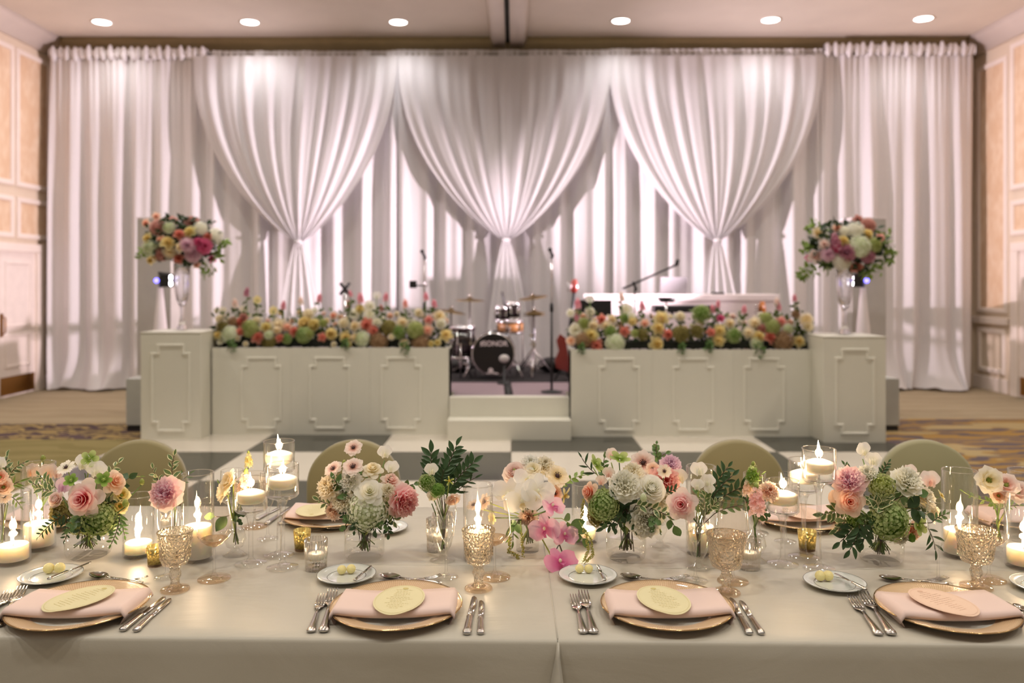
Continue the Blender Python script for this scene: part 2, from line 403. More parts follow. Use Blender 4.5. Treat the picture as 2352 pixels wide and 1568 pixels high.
for i, (cxp, hw, gy, lb) in enumerate(((688, (246, 216), 556, 'white sheer swag tied at the centre, above the flower row by the double door'),
                                       (1163, (246, 238), 552, 'white sheer swag tied at the centre, above the drum kit'),
                                       (1645, (240, 246), 553, 'white sheer swag tied at the centre, above the laptop table'))):
    t0 = P(cxp, 122, SY); tg = P(cxp, gy, SY); HL, HR = hw[0]*SY/F, hw[1]*SY/F
    t = thing('sheer_swag', lb, 'curtain', (tg.x, SY, tg.z), 0, 'sheer swags tied at the middle')
    def fn(u, v, s=i):
        e = (1-v**2.1)**.85 if v < 1 else 0
        q = 2*u-1; wd = .035+(HL if q < 0 else HR)*e
        fold = .5*sin(q*34+s)+.3*sin(q*57+2*s)+.3*sin(q*19+s*3)
        amp = .016+.03*min(1, 2.5*v)*(e*.8+.35)
        bul = .18*sin(PI*v**1.5)*(1-q*q)
        edge = .05*abs(q)**8*sin(PI*v)
        sag = -.0*v
        return (q*wd, -.02-bul-amp*fold-edge+.16*(1-v), (t0.z-tg.z)*(1-v)+sag)
    obj('swag', MB().grid(fn, 150, 44), M_sheer, t)
    def tl(u, v, s=i):
        wd = .04+.33*v**.7; q = 2*u-1
        fold = .5*sin(q*12+s)+.35*sin(q*23+s*2)
        return (q*wd+.05*v, -.05-.05*fold*(.25+v)-.08*v, -(tg.z-.45)*v)
    obj('tail', MB().grid(tl, 60, 30), M_sheer, t)
    obj('tie_band', MB().lathe([(.04, -.03), (.055, -.015), (.06, 0), (.055, .015), (.04, .03)], 20), M_sheer, t, loc=(0, -.07, 0))
# ================================================================ STAGE, STEPS, FACADES
M_white = pm('white_laminate', 'd9d6c8', .38, var=.015); M_stage = pm('stage_carpet', '8d7a80', .9, bump=.2, bscale=200)
st = obj('stage', MB().box(-3.05, 3.02, 8.9, 11.9, 0, .408), M_white); obj('stage_lip', MB().box(-.64, .56, 8.62, 8.898, 0, .408), M_white, st); tag(st, 'low stage platform behind the white facades', 'stage')
obj('stage_carpet', MB().box(-3.04, 3.01, 8.91, 11.88, .4085, .412).box(-.635, .555, 8.63, 8.909, .4085, .412), M_stage, st)
obj('cable_cover', MB().loft([[(x-.045, y, .4125), (x, y, .424), (x+.045, y, .4125)] for x, y in ((-.05, 8.66), (-.085, 10.0))]), pm('black_rubber', '1e1e1e', .6), st)
s = thing('stage_steps', 'white two-tier steps between the two flower-topped facades', 'steps', (.0, 8.4, 0))
ex0, ex1 = -.66, .57
obj('lower_step', MB().box(ex0, ex1, -.17, .2, 0, .216), M_white, s, bevel=.004)
obj('upper_step', MB().box(ex0, ex1, .07, .215, .2165, .413), M_white, s, bevel=.004)
def stepped(c, hw_, z0, z1, tab, dz):
    return [(c-hw_, z0+dz), (c-hw_+tab, z0+dz), (c-hw_+tab, z0), (c+hw_-tab, z0), (c+hw_-tab, z0+dz), (c+hw_, z0+dz),
            (c+hw_, z1-dz), (c+hw_-tab, z1-dz), (c+hw_-tab, z1), (c-hw_+tab, z1), (c-hw_+tab, z1-dz), (c-hw_, z1-dz)]
M_mould = pm('white_moulding', 'e2dfd2', .35, var=.01)
def facade(x0, x1, Y, zt_, frames, lb):
    t = thing('white_facade', lb, 'stage front', ((x0+x1)/2, Y, 0), 0, 'white panelled facades')
    cx = (x0+x1)/2; L = (x1-x0)/2
    n = len(frames)
    obj('trough', MB().box(-L, L, .012, .34, .02, zt_-.02), M_white, t)
    for k in range(n):
        a = -L+2*L*k/n; b_ = -L+2*L*(k+1)/n
        p = obj('front_panel', MB().box(a+.0006, b_-.0006, 0, .012, .0, zt_), M_white, t)
        c = frames[k]-cx
        obj('moulding', frame_seg(MB(), stepped(c, .2, .09, .81, .055, .085), .022, -.009, lambda a_, d, b2: (a_, d, b2)), M_mould, p)
    for sgn in (-1, 1): obj('end_panel', MB().box(*sorted((sgn*L, sgn*(L-.012))), .012, .345, 0, zt_), M_white, t)
    return t
fx = lambda px, Y: (px-XV)*Y/F
facade(fx(487, 8.52), fx(1031, 8.52), 8.52, .917, [fx(600, 8.52), fx(757, 8.52), fx(921, 8.52)], 'white panelled facade on the drum side of the double door, flower row on top')
facade(fx(1311, 8.42), fx(1872, 8.42), 8.42, .905, [fx(1422, 8.42), fx(1592, 8.42), fx(1755, 8.42)], 'white panelled facade in front of the laptop table, flower row on top')
def plinth(x0, x1, Y, dp, zt_, lb):
    t = thing('white_plinth', lb, 'plinth', ((x0+x1)/2, Y, 0), 0, 'white plinths')
    L = (x1-x0)/2
    bd = obj('body', MB().box(-L, L, 0, dp, 0, zt_-.012), M_white, t, bevel=.004)
    obj('top_slab', MB().box(-L-.004, L+.004, -.004, dp+.004, zt_-.0118, zt_), M_white, t, bevel=.003)
    obj('moulding', frame_seg(MB(), stepped(0, .185, .11, zt_-.13, .06, .085), .024, -.010, lambda a_, d, b2: (a_, d, b2)), M_mould, t)
    return t
PL_Y, PL_Z = 8.25, 1.093
PR_Y, PR_Z = 8.10, 1.06
plinth(fx(323, PL_Y), fx(461, PL_Y), PL_Y, .56, PL_Z, 'tall white plinth by the double door side, carrying a glass vase of flowers')
plinth(fx(1892, PR_Y), fx(2035, PR_Y), PR_Y, .56, PR_Z, 'tall white plinth by the chair rail side, carrying a glass vase of flowers')
# dance floor
def tile_mat(name, col, rough):
    return pm(name, col, rough, var=.03, vscale=2, coat=.2)
M_tw = tile_mat('tile_white', 'd6cdbf', .22); M_tb = tile_mat('tile_black', '3a3a33', .3)
df = thing('dance_floor', 'black and white checkered dance floor between table and stage', 'dance floor', (0, 0, 0))
cols = [-3.72+1.232*k for k in range(7)]; rows = [8.78, 7.66, 6.55, 5.44, 4.33, 3.22, 2.11]
base = MB().box(.003, 1.229, .003, 1.107, 0, .02).mesh('tile')
for r in range(6):
    for c in range(6):
        dark = (c % 2 == 1) if r % 2 == 0 else (c % 2 == 0)
        obj('tile', base, M_tb if dark else M_tw, df, loc=(cols[c], rows[r+1], 0))
for x, y0, y1 in ((-3.76, 2.11, 8.22), (3.672, 2.11, 8.08)):
    obj('edge_ramp', MB().box(x, x+.04, y0, y1, 0, .014), M_tw if x < 0 else M_tb, df)
# chairs on the far side
M_spx = pm('olive_spandex', '8f8358', .6, sheen=.3, vscale=3)
M_spx2 = pm('sage_spandex', '98926c', .6, sheen=.3, vscale=3)
def chair(px, Y, lb, m, rz):
    x = (px-XV)*Y/F
    t = thing('banquet_chair', lb, 'chair', (x, Y, 0), rz, 'covered banquet chairs on the far side')
    def ring(y, grow, th):
        pts = []
        for k in range(33):
            a = PI*k/32; pts.append((-.2*cos(a)*(1+grow), y+.03*(1-(cos(a))**2), .70+.205*sin(a)**.85*(1+grow)))
        return [(-.2*(1+grow), y, .30)]+pts+[(.2*(1+grow), y, .30)]
    obj('backrest', MB().loft([ring(-.02, -.06, 0), ring(-.01, 0, 0), ring(.025, 0, 0), ring(.035, -.06, 0)]), m, t)
    se = MB().grid(lambda u, v: ((-.21+.42*u)*(1-.08*(2*v-1)**2), -.02-.38*v, .46+.03*(1-(2*u-1)**4)*(1-(2*v-1)**4)), 12, 12).box(-.2, .2, -.39, -.02, .38, .455)
    obj('seat', se, m, t)
    for sx in (-1, 1):
        for y in (-.36, .0):
            obj('leg', MB().tube([(sx*.18, y, .4), (sx*.2, y*1.05+.02, .02), (sx*.2, y*1.05+.02, 0)], [.035, .024, .026], 10), m, t)
chair(318, 3.56, 'olive covered chair behind the big rose jar', M_spx, .1)
chair(812, 3.56, 'olive covered chair behind the blush ranunculus jar', M_spx, .0)
chair(1695, 3.56, 'olive covered chair behind the dark ruscus spray', M_spx, 0)
chair(2128, 3.56, 'sage covered chair behind the sweet pea jar', M_spx2, -.1)
# ================================================================ BAND GEAR ON THE STAGE
ST = .412
M_chrome = pm('chrome', 'd8d4d6', .12, 1, var=.01); M_blk = pm('matt_black', '1a1719', .5); M_gloss = pm('drum_lacquer', '1a0f13', .15, coat=.6)
M_cym = pm('cymbal_bronze', '75603c', .35, 1); M_head = pm('drum_skin', 'b9b2b0', .5); M_wood = pm('snare_maple', 'b07c4c', .35)
M_redw = pm('guitar_lacquer', '7c2a22', .35, coat=.15); M_blush = pm('table_cloth_stage', 'ecdfe0', .7)
def onto(px, Y, z=ST): return Vector(((px-XV)*Y/F, Y, z))
rug = obj('drum_rug', MB().box(-.85, .95, 9.75, 11.6, .4125, .42), pm('black_rug', '221d1f', .95, bump=.3, bscale=150)); tag(rug, 'black rug under the drum kit', 'rug')
RZ = .42
t = thing('bass_drum', 'black bass drum with white lettering on its front head', 'drum', onto(1133, 9.95, RZ))
cz = P(0, 813, 9.95).z-RZ; Mx = Matrix.Translation((0, 0, cz)) @ Matrix.Rotation(PI/2, 4, 'X')
obj('shell', MB().lathe([(.245, -.40), (.25, -.40), (.25, .01), (.245, .01)], 40, M=Mx), M_gloss, t)
hd = obj('front_head', MB().lathe([(0, .006), (.245, .006)], 40, M=Mx), pm('black_head', '120c0d', .35), t)
obj('hoop', MB().lathe([(.245, -.02), (.262, -.02), (.264, 0), (.262, .022), (.247, .022)], 40, M=Mx), M_chrome, t)
obj('rear_hoop', MB().lathe([(.245, -.38), (.262, -.38), (.262, -.42), (.247, -.42)], 40, M=Mx), M_gloss, t)
for k in range(8):
    a = 2*PI*k/8+.3
    g = MB().tube([(.268*cos(a), -.03, cz+.268*sin(a)), (.268*cos(a), .12, cz+.268*sin(a))], .006, 6).box(.26*cos(a)-.012, .26*cos(a)+.012, .1, .15, cz+.26*sin(a)-.012, cz+.26*sin(a)+.012)
    obj('lug', g, M_chrome, t)
for sx in (-1, 1): obj('spur_leg', MB().tube([(sx*.24, .1, cz-.05), (sx*.36, -.04, .012)], .009, 8), M_chrome, t)
M_prn = pm('white_print', 'e8d9dc', .5)
def text(s, size, loc, parent, m, shear=0, rot=(PI/2, 0, 0), name='lettering'):
    c = bpy.data.curves.new(name, 'FONT'); c.body = s; c.size = size; c.align_x = 'CENTER'; c.align_y = 'CENTER'; c.extrude = .0006; c.shear = shear; c.offset = .002*size/.1
    me = bpy.data.meshes.new_from_object(bpy.data.objects.new(name, c)); me.materials.clear(); me.materials.append(m); o = bpy.data.objects.new(name, me); o.location = loc; o.rotation_euler = rot; return link(o, parent)
lt = text('SONOR', .085, (.025, -.010, cz+.125), hd, M_prn)
obj('logo_mark', MB().loft([[(x-.012, -.0085, z), (x+.012, -.0085, z), (x+.012, -.0105, z), (x-.012, -.0105, z)] for x, z in ((-.155, cz+.095), (-.135, cz+.11), (-.145, cz+.14), (-.120, cz+.155))]), M_prn, hd)
obj('emblem', MB().lathe([(0, .0085), (.03, .0085)], 20, M=Matrix.Translation((-.03, 0, cz-.195)) @ Matrix.Rotation(PI/2, 4, 'X')).grid(lambda u, v: (-.10+.16*u, -.0085, cz-.245+.018*v+.012*sin(PI*u)), 10, 1), M_prn, hd)
def drum(px, py, Y, r, h, lb, shell, name, tilt=0, legs=0):
    c = P(px, py, Y)
    t = thing(name, lb, 'drum', (c.x, Y, c.z))
    M2 = Matrix.Rotation(tilt, 4, 'X')
    obj('shell', MB().lathe([(r*.97, -h), (r, -h), (r, 0), (r*.97, 0)], 32, M=M2), shell, t)
    obj('head', MB().lathe([(0, .004), (r*.97, .004)], 32, M=M2), M_head, t)
    for z in (0, -h): obj('hoop', MB().lathe([(r, z-.012), (r+.012, z-.012), (r+.012, z+.014), (r, z+.014), (r, z-.012)], 32, M=M2), M_chrome, t)
    for k in range(6):
        a = 2*PI*k/6+.25
        obj('lug', MB().tube([(1.05*r*cos(a), 1.05*r*sin(a), -.01), (1.05*r*cos(a), 1.05*r*sin(a), -h+.01)], .007, 6).box(1.03*r*cos(a)-.012, 1.03*r*cos(a)+.012, 1.03*r*sin(a)-.012, 1.03*r*sin(a)+.012, -h/2-.02, -h/2+.02).xf(M2), M_chrome, t)
    for k in range(legs):
        a = 2*PI*k/legs+.5
        obj('leg', MB().tube([(1.1*r*cos(a), 1.1*r*sin(a), -h*.5), (1.12*r*cos(a), 1.12*r*sin(a), RZ+.012-c.z)], .008, 6), M_chrome, t)
    return t
drum(1178, 697, 10.2, .085, .17, 'small black rack tom mounted over the bass drum, beside the crash cymbal', M_gloss, 'rack_tom', .15)
drum(1152, 706, 10.15, .075, .15, 'small black rack tom with sticks, on the ride side of its twin', M_gloss, 'rack_tom', .15)
drum(1172, 738, 10.62, .165, .13, 'maple snare drum behind the bass drum', M_wood, 'snare_drum', .05, 3)
drum(1061, 752, 10.1, .16, .36, 'black floor tom on chrome legs beside the bass drum', M_gloss, 'floor_tom', 0, 3)
st1 = obj('drum_sticks', MB().tube([P(1160, 706, 10.15), P(1153, 670, 10.15)], .012, 8), M_blk); tag(st1, 'dark brush sticking up out of the rack tom', 'drum brush')
def stand(px, Y, ztop, lb, name, foot=.27, zb=RZ):
    t = thing(name, lb, 'cymbal stand', onto(px, Y, zb), 0, 'chrome cymbal stands'); h = ztop-zb
    obj('tube', MB().tube([(0, 0, .06), (0, 0, h*.5), (0, 0, h*.5), (0, 0, h)], [.014, .014, .009, .009], 8), M_chrome, t)
    obj('clamp', MB().box(-.02, .02, -.02, .02, h*.5-.02, h*.5+.03).box(-.055, -.02, -.008, .008, h*.5-.005, h*.5+.012), M_chrome, t)
    for k in range(3):
        a = 2*PI*k/3+.4
        obj('leg', MB().tube([(0, 0, .33), (foot*cos(a), foot*sin(a), .014)], .010, 6).tube([(0, 0, .1), (foot*.55*cos(a), foot*.55*sin(a), .155)], .006, 6), M_chrome, t)
    return t
def cymbal(px, py, Y, r, lb, tx, ty):
    c = P(px, py, Y)
    t = thing('cymbal', lb, 'cymbal', c, 0, None); t.rotation_euler = (tx, ty, 0)
    obj('plate', MB().lathe([(0, .034), (.018, .034), (.035, .022), (.05, .012), (r*.6, .004), (r, -.008), (r, -.0095), (r*.6, .002), (.05, .009), (0, .03)], 40), M_cym, t)
    obj('wing_nut', MB().tube([(0, 0, .03), (0, 0, .065)], .008, 8).box(-.02, .02, -.004, .004, .045, .06), M_chrome, t)
    return c
for px, py, Y, r, lb, tx, ty in ((1079, 688, 10.5, .19, 'bronze crash cymbal on the floor tom side, almost level', .05, .03), (1224, 682, 10.5, .19, 'bronze crash cymbal tilted up on the guitar side', .1, -.14),
                                 (1036, 714, 10.0, .185, 'bronze cymbal tipping down behind the end of the flower row', .04, .18), (1227, 717, 10.2, .145, 'small bronze hi-hat cymbal below the tilted crash', .03, -.02)):
    c = cymbal(px, py, Y, r, lb, tx, ty)
    stand(px, Y, c.z, 'chrome stand holding the '+lb.split(',')[0].split(' tilted')[0].split(' tipping')[0].replace(' on the floor tom side', ' near the floor tom'), 'cymbal_stand')
cymbal(1227, 722, 10.2, .145, 'lower hi-hat cymbal facing the upper one', .03, -.02)
t = thing('kick_microphone', 'small pale round microphone on a short stand before the bass drum', 'microphone', onto(1158, 9.6, RZ-.008))
mz = P(0, 822, 9.6).z-RZ
obj('capsule', MB().sphere((0, 0, mz), (.06, .05, .05), 16, 10), M_head, t)
obj('base', MB().lathe([(0, 0), (.08, 0), (.08, .015), (.02, .03), (.012, .03), (.012, mz-.03), (0, mz-.03)], 20), M_blk, t)
for px, lb in ((1058, 'black padded drum hardware bag under the floor tom'), (1268, 'black drum throne bag behind the tall microphone stand')):
    tag(obj('gear_bag', MB().sphere((0, 0, .1), (.2, .14, .1), 16, 10), M_blk, loc=onto(px, 10.75, RZ)), lb, 'bag')
def mic_stand(px, pyb, pyt, lb, clip=None, boom=None, zb=ST):
    Y = F*(H-zb)/(pyb-YH); c = onto(px, Y, zb); t = thing('microphone_stand', lb, 'microphone stand', c); h = P(0, pyt, Y).z-zb
    obj('base', MB().lathe([(0, 0), (.115, 0), (.115, .012), (.03, .03), (.012, .03), (0, .03)], 28), M_blk, t)
    obj('pole', MB().tube([(0, 0, .03), (0, 0, h*.62)], .013, 8), M_blk, t)
    obj('upper_pole', MB().tube([(0, 0, h*.62), (0, 0, h)], .009, 8), M_chrome, t)
    obj('clutch', MB().tube([(0, 0, h*.6), (0, 0, h*.66)], .02, 8), M_blk, t)
    obj('mic_clip', MB().tube([(0, 0, h), (.01, -.03, h+.02), (-.015, -.06, h+.07)], [.014, .016, .012], 8).sphere((-.02, -.065, h+.085), .022, 10, 8), M_blk, t)
    if clip:
        pz = P(0, clip[1], Y).z-zb; xx = (clip[0]-px)*Y/F
        obj('phone_holder', MB().tube([(.03, 0, pz-.005), (xx, 0, pz)], .008, 6).box(xx-.05, xx+.03, -.02, .0, pz-.03, pz+.05), M_blk, t)
    return t
mic_stand(1267, 901, 592, 'tall microphone stand on a round black base at the stage front')
mic_stand(975, 889, 595, 'microphone stand with a phone holder behind the flower row', (951, 655))
t = mic_stand(1458, 893, 668, 'boom microphone stand in front of the laptop table')
Yb = F*(H-ST)/(893-YH); c0 = t.location
obj('boom_arm', MB().tube([P(1430, 663, Yb)-c0, P(1556, 607, Yb)-c0], .011, 8).tube([P(1553, 610, Yb)-c0, P(1557, 596, Yb)-c0], .02, 8), M_blk, t)
xh = P(793, 664, 9.3)
t = thing('tablet_holder', 'black x-shaped tablet holder above the flower row', 'tablet holder', (xh.x, 9.3, ST))
hz = xh.z-ST
obj('pole', MB().tube([(0, 0, .01), (0, 0, hz)], .01, 8), M_chrome, t)
for s in (-1, 1): obj('arm', MB().tube([(-s*.055, -.02, hz-.06), (s*.055, -.02, hz+.07)], .017, 8), M_blk, t)
obj('base', MB().lathe([(0, 0), (.11, 0), (.11, .012), (0, .03)], 24), M_blk, t)
# guitars
def guitar(px, pyh, pyb, Y, lb, m, name):
    top = P(px, pyh, Y); z0 = ST+.10; t = thing(name, lb, 'guitar', (top.x-.06, Y, z0)); L = top.z-z0
    body = [(0, .0), (.10, .0), (.165, .07), (.17, .15), (.125, .25), (.145, .34), (.11, .42), (.045, .40), (0, .38), (-.05, .42), (-.11, .46), (-.15, .38), (-.12, .26), (-.17, .14), (-.15, .05)]
    obj('body', MB().loft([[(x*s_, y, z) for x, z in body] for s_, y in ((.94, -.026), (1, -.018), (1, .018), (.94, .026))]), m, t, bevel=.004)
    obj('pickguard', MB().loft([[(.0, y, .16), (.07, y, .14), (.09, y, .26), (.04, y, .36), (-.03, y, .34)] for y in (-.027, -.03)]), M_head, t)
    obj('neck', MB().loft([[(-.028, -.03, .36), (.028, -.03, .36), (.02, -.005, .36), (-.02, -.005, .36)], [(.06-.022, -.03, L-.16), (.06+.022, -.03, L-.16), (.06+.016, -.008, L-.16), (.06-.016, -.008, L-.16)]]), M_blk, t)
    obj('headstock', MB().loft([[(.06-.03, y, L-.16), (.06+.03, y, L-.16), (.06+.05, y, L-.1), (.06+.03, y, L), (.06-.02, y, L), (.06-.04, y, L-.1)] for y in (-.034, -.012)]), m, t)
    for k in range(4): obj('tuning_peg', MB().tube([(.06-.03, -.02, L-.13+.03*k), (.06-.085, -.02, L-.13+.03*k)], .007, 6), M_chrome, t)
    return t
guitar(1318, 641, 0, 9.9, 'red electric bass guitar standing between the drum kit and the music stand', M_redw, 'bass_guitar')
guitar(1748, 692, 0, 9.9, 'amber electric guitar standing behind the flower row at the laptop table', pm('amber_lacquer', '9a5a26', .25, coat=.4), 'electric_guitar')
for px, lb in ((1306, 'black tripod guitar stand under the red bass guitar'), (1738, 'black tripod guitar stand under the amber guitar')):
    c = onto(px, 9.96)
    t = thing('guitar_stand', lb, 'guitar stand', c)
    for k in range(3):
        a = 2*PI*k/3+PI/2; obj('leg', MB().tube([(0, .02, .28), (.2*cos(a), .2*sin(a)+.02, .01)], .01, 6), M_blk, t)
    obj('cradle', MB().tube([(-.13, -.05, .09), (-.1, .0, .07), (.1, 0, .07), (.13, -.05, .09)], .009, 6), M_blk, t)
# laptop table with spandex cover
TYd = 10.3; tzz = P(0, 676, TYd).z
x0, x1 = fx(1350, TYd), fx(1792, TYd)
t = thing('laptop_table', 'tall table under a white stretch cover behind the flower row', 'table', ((x0+x1)/2, TYd, ST)); L = (x1-x0)/2
obj('table_top', MB().box(-L, L, 0, .6, tzz-ST-.08, tzz-ST), M_blush, t, bevel=.01)
def cvr(u, v): q = 2*u-1; return (q*L*(1-.10*sin(PI*v)), .02+.05*sin(PI*v)*(1+.3*sin(q*9)), (tzz-ST-.08)*(1-v)+.01)
obj('stretch_cover', MB().grid(cvr, 40, 16), M_blush, t)
for sx in (-1, 1): obj('leg', MB().tube([(sx*(L-.1), .3, 0), (sx*(L-.1), .3, tzz-ST-.09)], .02, 8), M_chrome, t)
t = thing('laptop', 'grey open laptop seen from behind on the white table', 'laptop', (fx(1556, TYd), TYd+.26, tzz)); M_alu = pm('aluminium', 'a9a6ab', .4, .5)
obj('base', MB().box(-.17, .17, .0, .23, 0, .014), M_alu, t, bevel=.004)
ld = obj('lid', MB().box(-.17, .17, -.006, .004, 0, .22).xf(Matrix.Rotation(.16, 4, 'X')), M_alu, t, bevel=.003)
ap = MB().lathe([(0, 0), (.018, 0)], 16, M=Matrix.Translation((0, -.0235, .11)) @ Matrix.Rotation(PI/2+.16, 4, 'X')).grid(lambda u, v: (.004+.012*u, -.0265, .131+.012*u-.005+.01*v), 2, 2)
obj('lid_mark', ap, pm('mark_grey', '6d6a70', .3), ld)
tag(obj('controller', MB().box(-.07, .07, -.06, .06, 0, .025), M_blk, bevel=.004, loc=(fx(1658, TYd), TYd+.2, tzz)), 'small black controller on the white table past the laptop', 'controller')
t = thing('music_stand', 'black sheet music stand beside the red bass guitar', 'music stand', onto(1362, 9.4)); a_, b2 = P(1320, 689, 9.4)-t.location, P(1404, 724, 9.4)-t.location
obj('desk', MB().box(a_.x, b2.x, -.03, -.02, b2.z, a_.z).box(a_.x, b2.x, -.07, -.02, b2.z-.012, b2.z), M_blk, t)
obj('pole', MB().tube([(0, 0, .02), (0, 0, b2.z+.1)], .012, 8), M_blk, t)
for k in range(3): obj('leg', MB().tube([(0, 0, .2), (.22*cos(2.1*k), .22*sin(2.1*k), .01)], .009, 6), M_blk, t)
t = thing('keyboard_tablet', 'black tablet on a stand in front of the laptop table', 'tablet', onto(1530, 9.6)); q = [P(a, b_, 9.6)-t.location for a, b_ in ((1506, 682), (1556, 682), (1545, 694), (1517, 694))]
obj('screen', MB().loft([[(p.x, y, p.z) for p in q] for y in (-.02, -.03)]), M_blk, t); obj('pole', MB().tube([(0, 0, .02), (0, 0, q[2].z+.02)], .012, 8), M_chrome, t)
k0 = P(1500, 707, 9.8)
t = thing('stage_keyboard', 'black keyboard on a stand behind the flower row', 'keyboard', (fx(1600, 9.8), 9.8, ST))
zz = k0.z-ST
obj('case', MB().box(fx(1500, 9.8)-t.location.x, fx(1560, 9.8)-t.location.x+.45, -.12, .14, zz-.05, zz+.03), M_blk, t, bevel=.008)
for sx in (-.3, .3): obj('leg', MB().tube([(sx, 0, 0), (-sx, 0, zz-.05)], .015, 8), M_blk, t)
# wash lights on covered tripods, covered speakers
M_scrim = pm('white_scrim', 'e6dcde', .8); M_led = emit('led_face', 'fff6ff', 30); M_violet = emit('violet_led', '6a62ff', 6)
for sx, px, lb in ((-1, 368, 'by the double door side'), (1, 1982, 'by the chair rail side')):
    Y = 9.5; x = fx(px, Y)
    t = thing('wash_light', 'black stage wash light on a tripod behind the flower vase '+lb, 'stage light', (x, Y, 0), 0, 'stage wash lights')
    hx = fx(383 if sx < 0 else 1966, Y)-x; hz = P(0, 644, Y).z
    obj('pole', MB().tube([(0, 0, .02), (0, 0, hz+.1)], .018, 8), M_blk, t)
    obj('cross_bar', MB().tube([(sx*.02, 0, hz+.085), (hx-sx*.03, 0, hz+.07)], .018, 8), M_blk, t)
    ct = MB().grid(lambda u, v: ((.03+.15*v)*cos(2*PI*u)*(1-.12*sin(3*PI*u)**2), (.03+.15*v)*sin(2*PI*u)*(1-.12*sin(3*PI*u)**2), (hz-.08)*(1-v)), 30, 10, True)
    obj('tripod_cover', ct, M_scrim, t)
    hb = obj('lamp_housing', MB().box(hx-.055, hx+.055, -.07, .07, hz-.075, hz+.075), M_blk, t, bevel=.008)
    fxp = hx-sx*.058
    for dz in (.034, -.034): obj('led_lens', MB().sphere((fxp, -.03, hz+dz), (.014, .03, .028), 12, 8), M_led, hb)
    obj('violet_led', MB().sphere((-.03 if sx < 0 else .03, -.03, hz-.0), .028, 10, 8), M_violet, t)
    # speakers
    sxp = (289, 402) if sx < 0 else (1945, 2066)
    Ys = 8.84; c = (fx(sxp[0], Ys)+fx(sxp[1], Ys))/2; L = abs(fx(sxp[1], Ys)-fx(sxp[0], Ys))/2
    t = thing('subwoofer', 'grey white covered subwoofer on the carpet behind the plinth '+lb, 'speaker', (c, Ys, 0), 0, 'covered subwoofers')
    obj('cabinet', MB().box(-L, L, 0, .3, .06, .56), pm('speaker_cover', 'b9bab6', .7), t, bevel=.006)
    obj('base', MB().box(-L+.01, L-.01, .01, .29, 0, .06), M_blk, t)
    sxp = (315, 392) if sx < 0 else (1958, 2035); Yt = 9.85
    c = (fx(sxp[0], Yt)+fx(sxp[1], Yt))/2; L = abs(fx(sxp[1], Yt)-fx(sxp[0], Yt))/2
    t = thing('speaker_tower', 'tall white covered speaker column behind the flower vase '+lb, 'speaker', (c, Yt, 0), 0, 'covered speaker columns')
    zt2 = P(0, 499, Yt).z
    obj('cover', MB().box(-L, L, 0, .36, 0, zt2-.02), pm('scrim_grey', 'bdb8b2', .8), t)
    obj('top_panel', MB().box(-L-.003, L+.003, -.003, .363, zt2-.02, zt2), M_scrim, t, bevel=.004)
# ================================================================ TABLECLOTHS
def cloth_mat():
    m, nt, out = newmat('table_linen'); tc = N(nt, 'TexCoord')
    b = N(nt, 'BsdfPrincipled'); nt.links.new(b.outputs[0], out.inputs[0])
    n1 = N(nt, 'TexNoise'); n1.inputs['Scale'].default_value = 3; n1.inputs['Detail'].default_value = 5; n1.inputs['Distortion'].default_value = 1.2
    mp = N(nt, 'Mapping'); mp.inputs['Scale'].default_value = (.7, 2.2, 1); nt.links.new(tc.outputs['Object'], mp.inputs[0]); nt.links.new(mp.outputs[0], n1.inputs['Vector'])
    nt.links.new(mixc(nt, n1.outputs[0], lin('afa898'), lin('b8b1a2')), b.inputs['Base Color'])
    b.inputs['Roughness'].default_value = .42; b.inputs['Specular IOR Level'].default_value = .45; b.inputs['Sheen Weight'].default_value = .1
    n2 = N(nt, 'TexNoise'); n2.inputs['Scale'].default_value = 500; nt.links.new(tc.outputs['Object'], n2.inputs['Vector'])
    b1 = N(nt, 'Bump'); b1.inputs['Strength'].default_value = .12; b1.inputs['Distance'].default_value = .002; nt.links.new(n2.outputs[0], b1.inputs['Height'])
    b2 = N(nt, 'Bump'); b2.inputs['Strength'].default_value = .22; b2.inputs['Distance'].default_value = .02; nt.links.new(n1.outputs[0], b2.inputs['Height']); nt.links.new(b1.outputs[0], b2.inputs['Normal'])
    nt.links.new(b2.outputs[0], b.inputs['Normal']); return m
M_cloth = cloth_mat()
yf = lambda x: 1.930-.019*x
yb = lambda x: 3.047-.016*x
sf, sb = TP(1281, 1467), TP(1238, 1163)
sx_ = lambda y: sf.x+(sb.x-sf.x)*(y-sf.y)/(sb.y-sf.y)
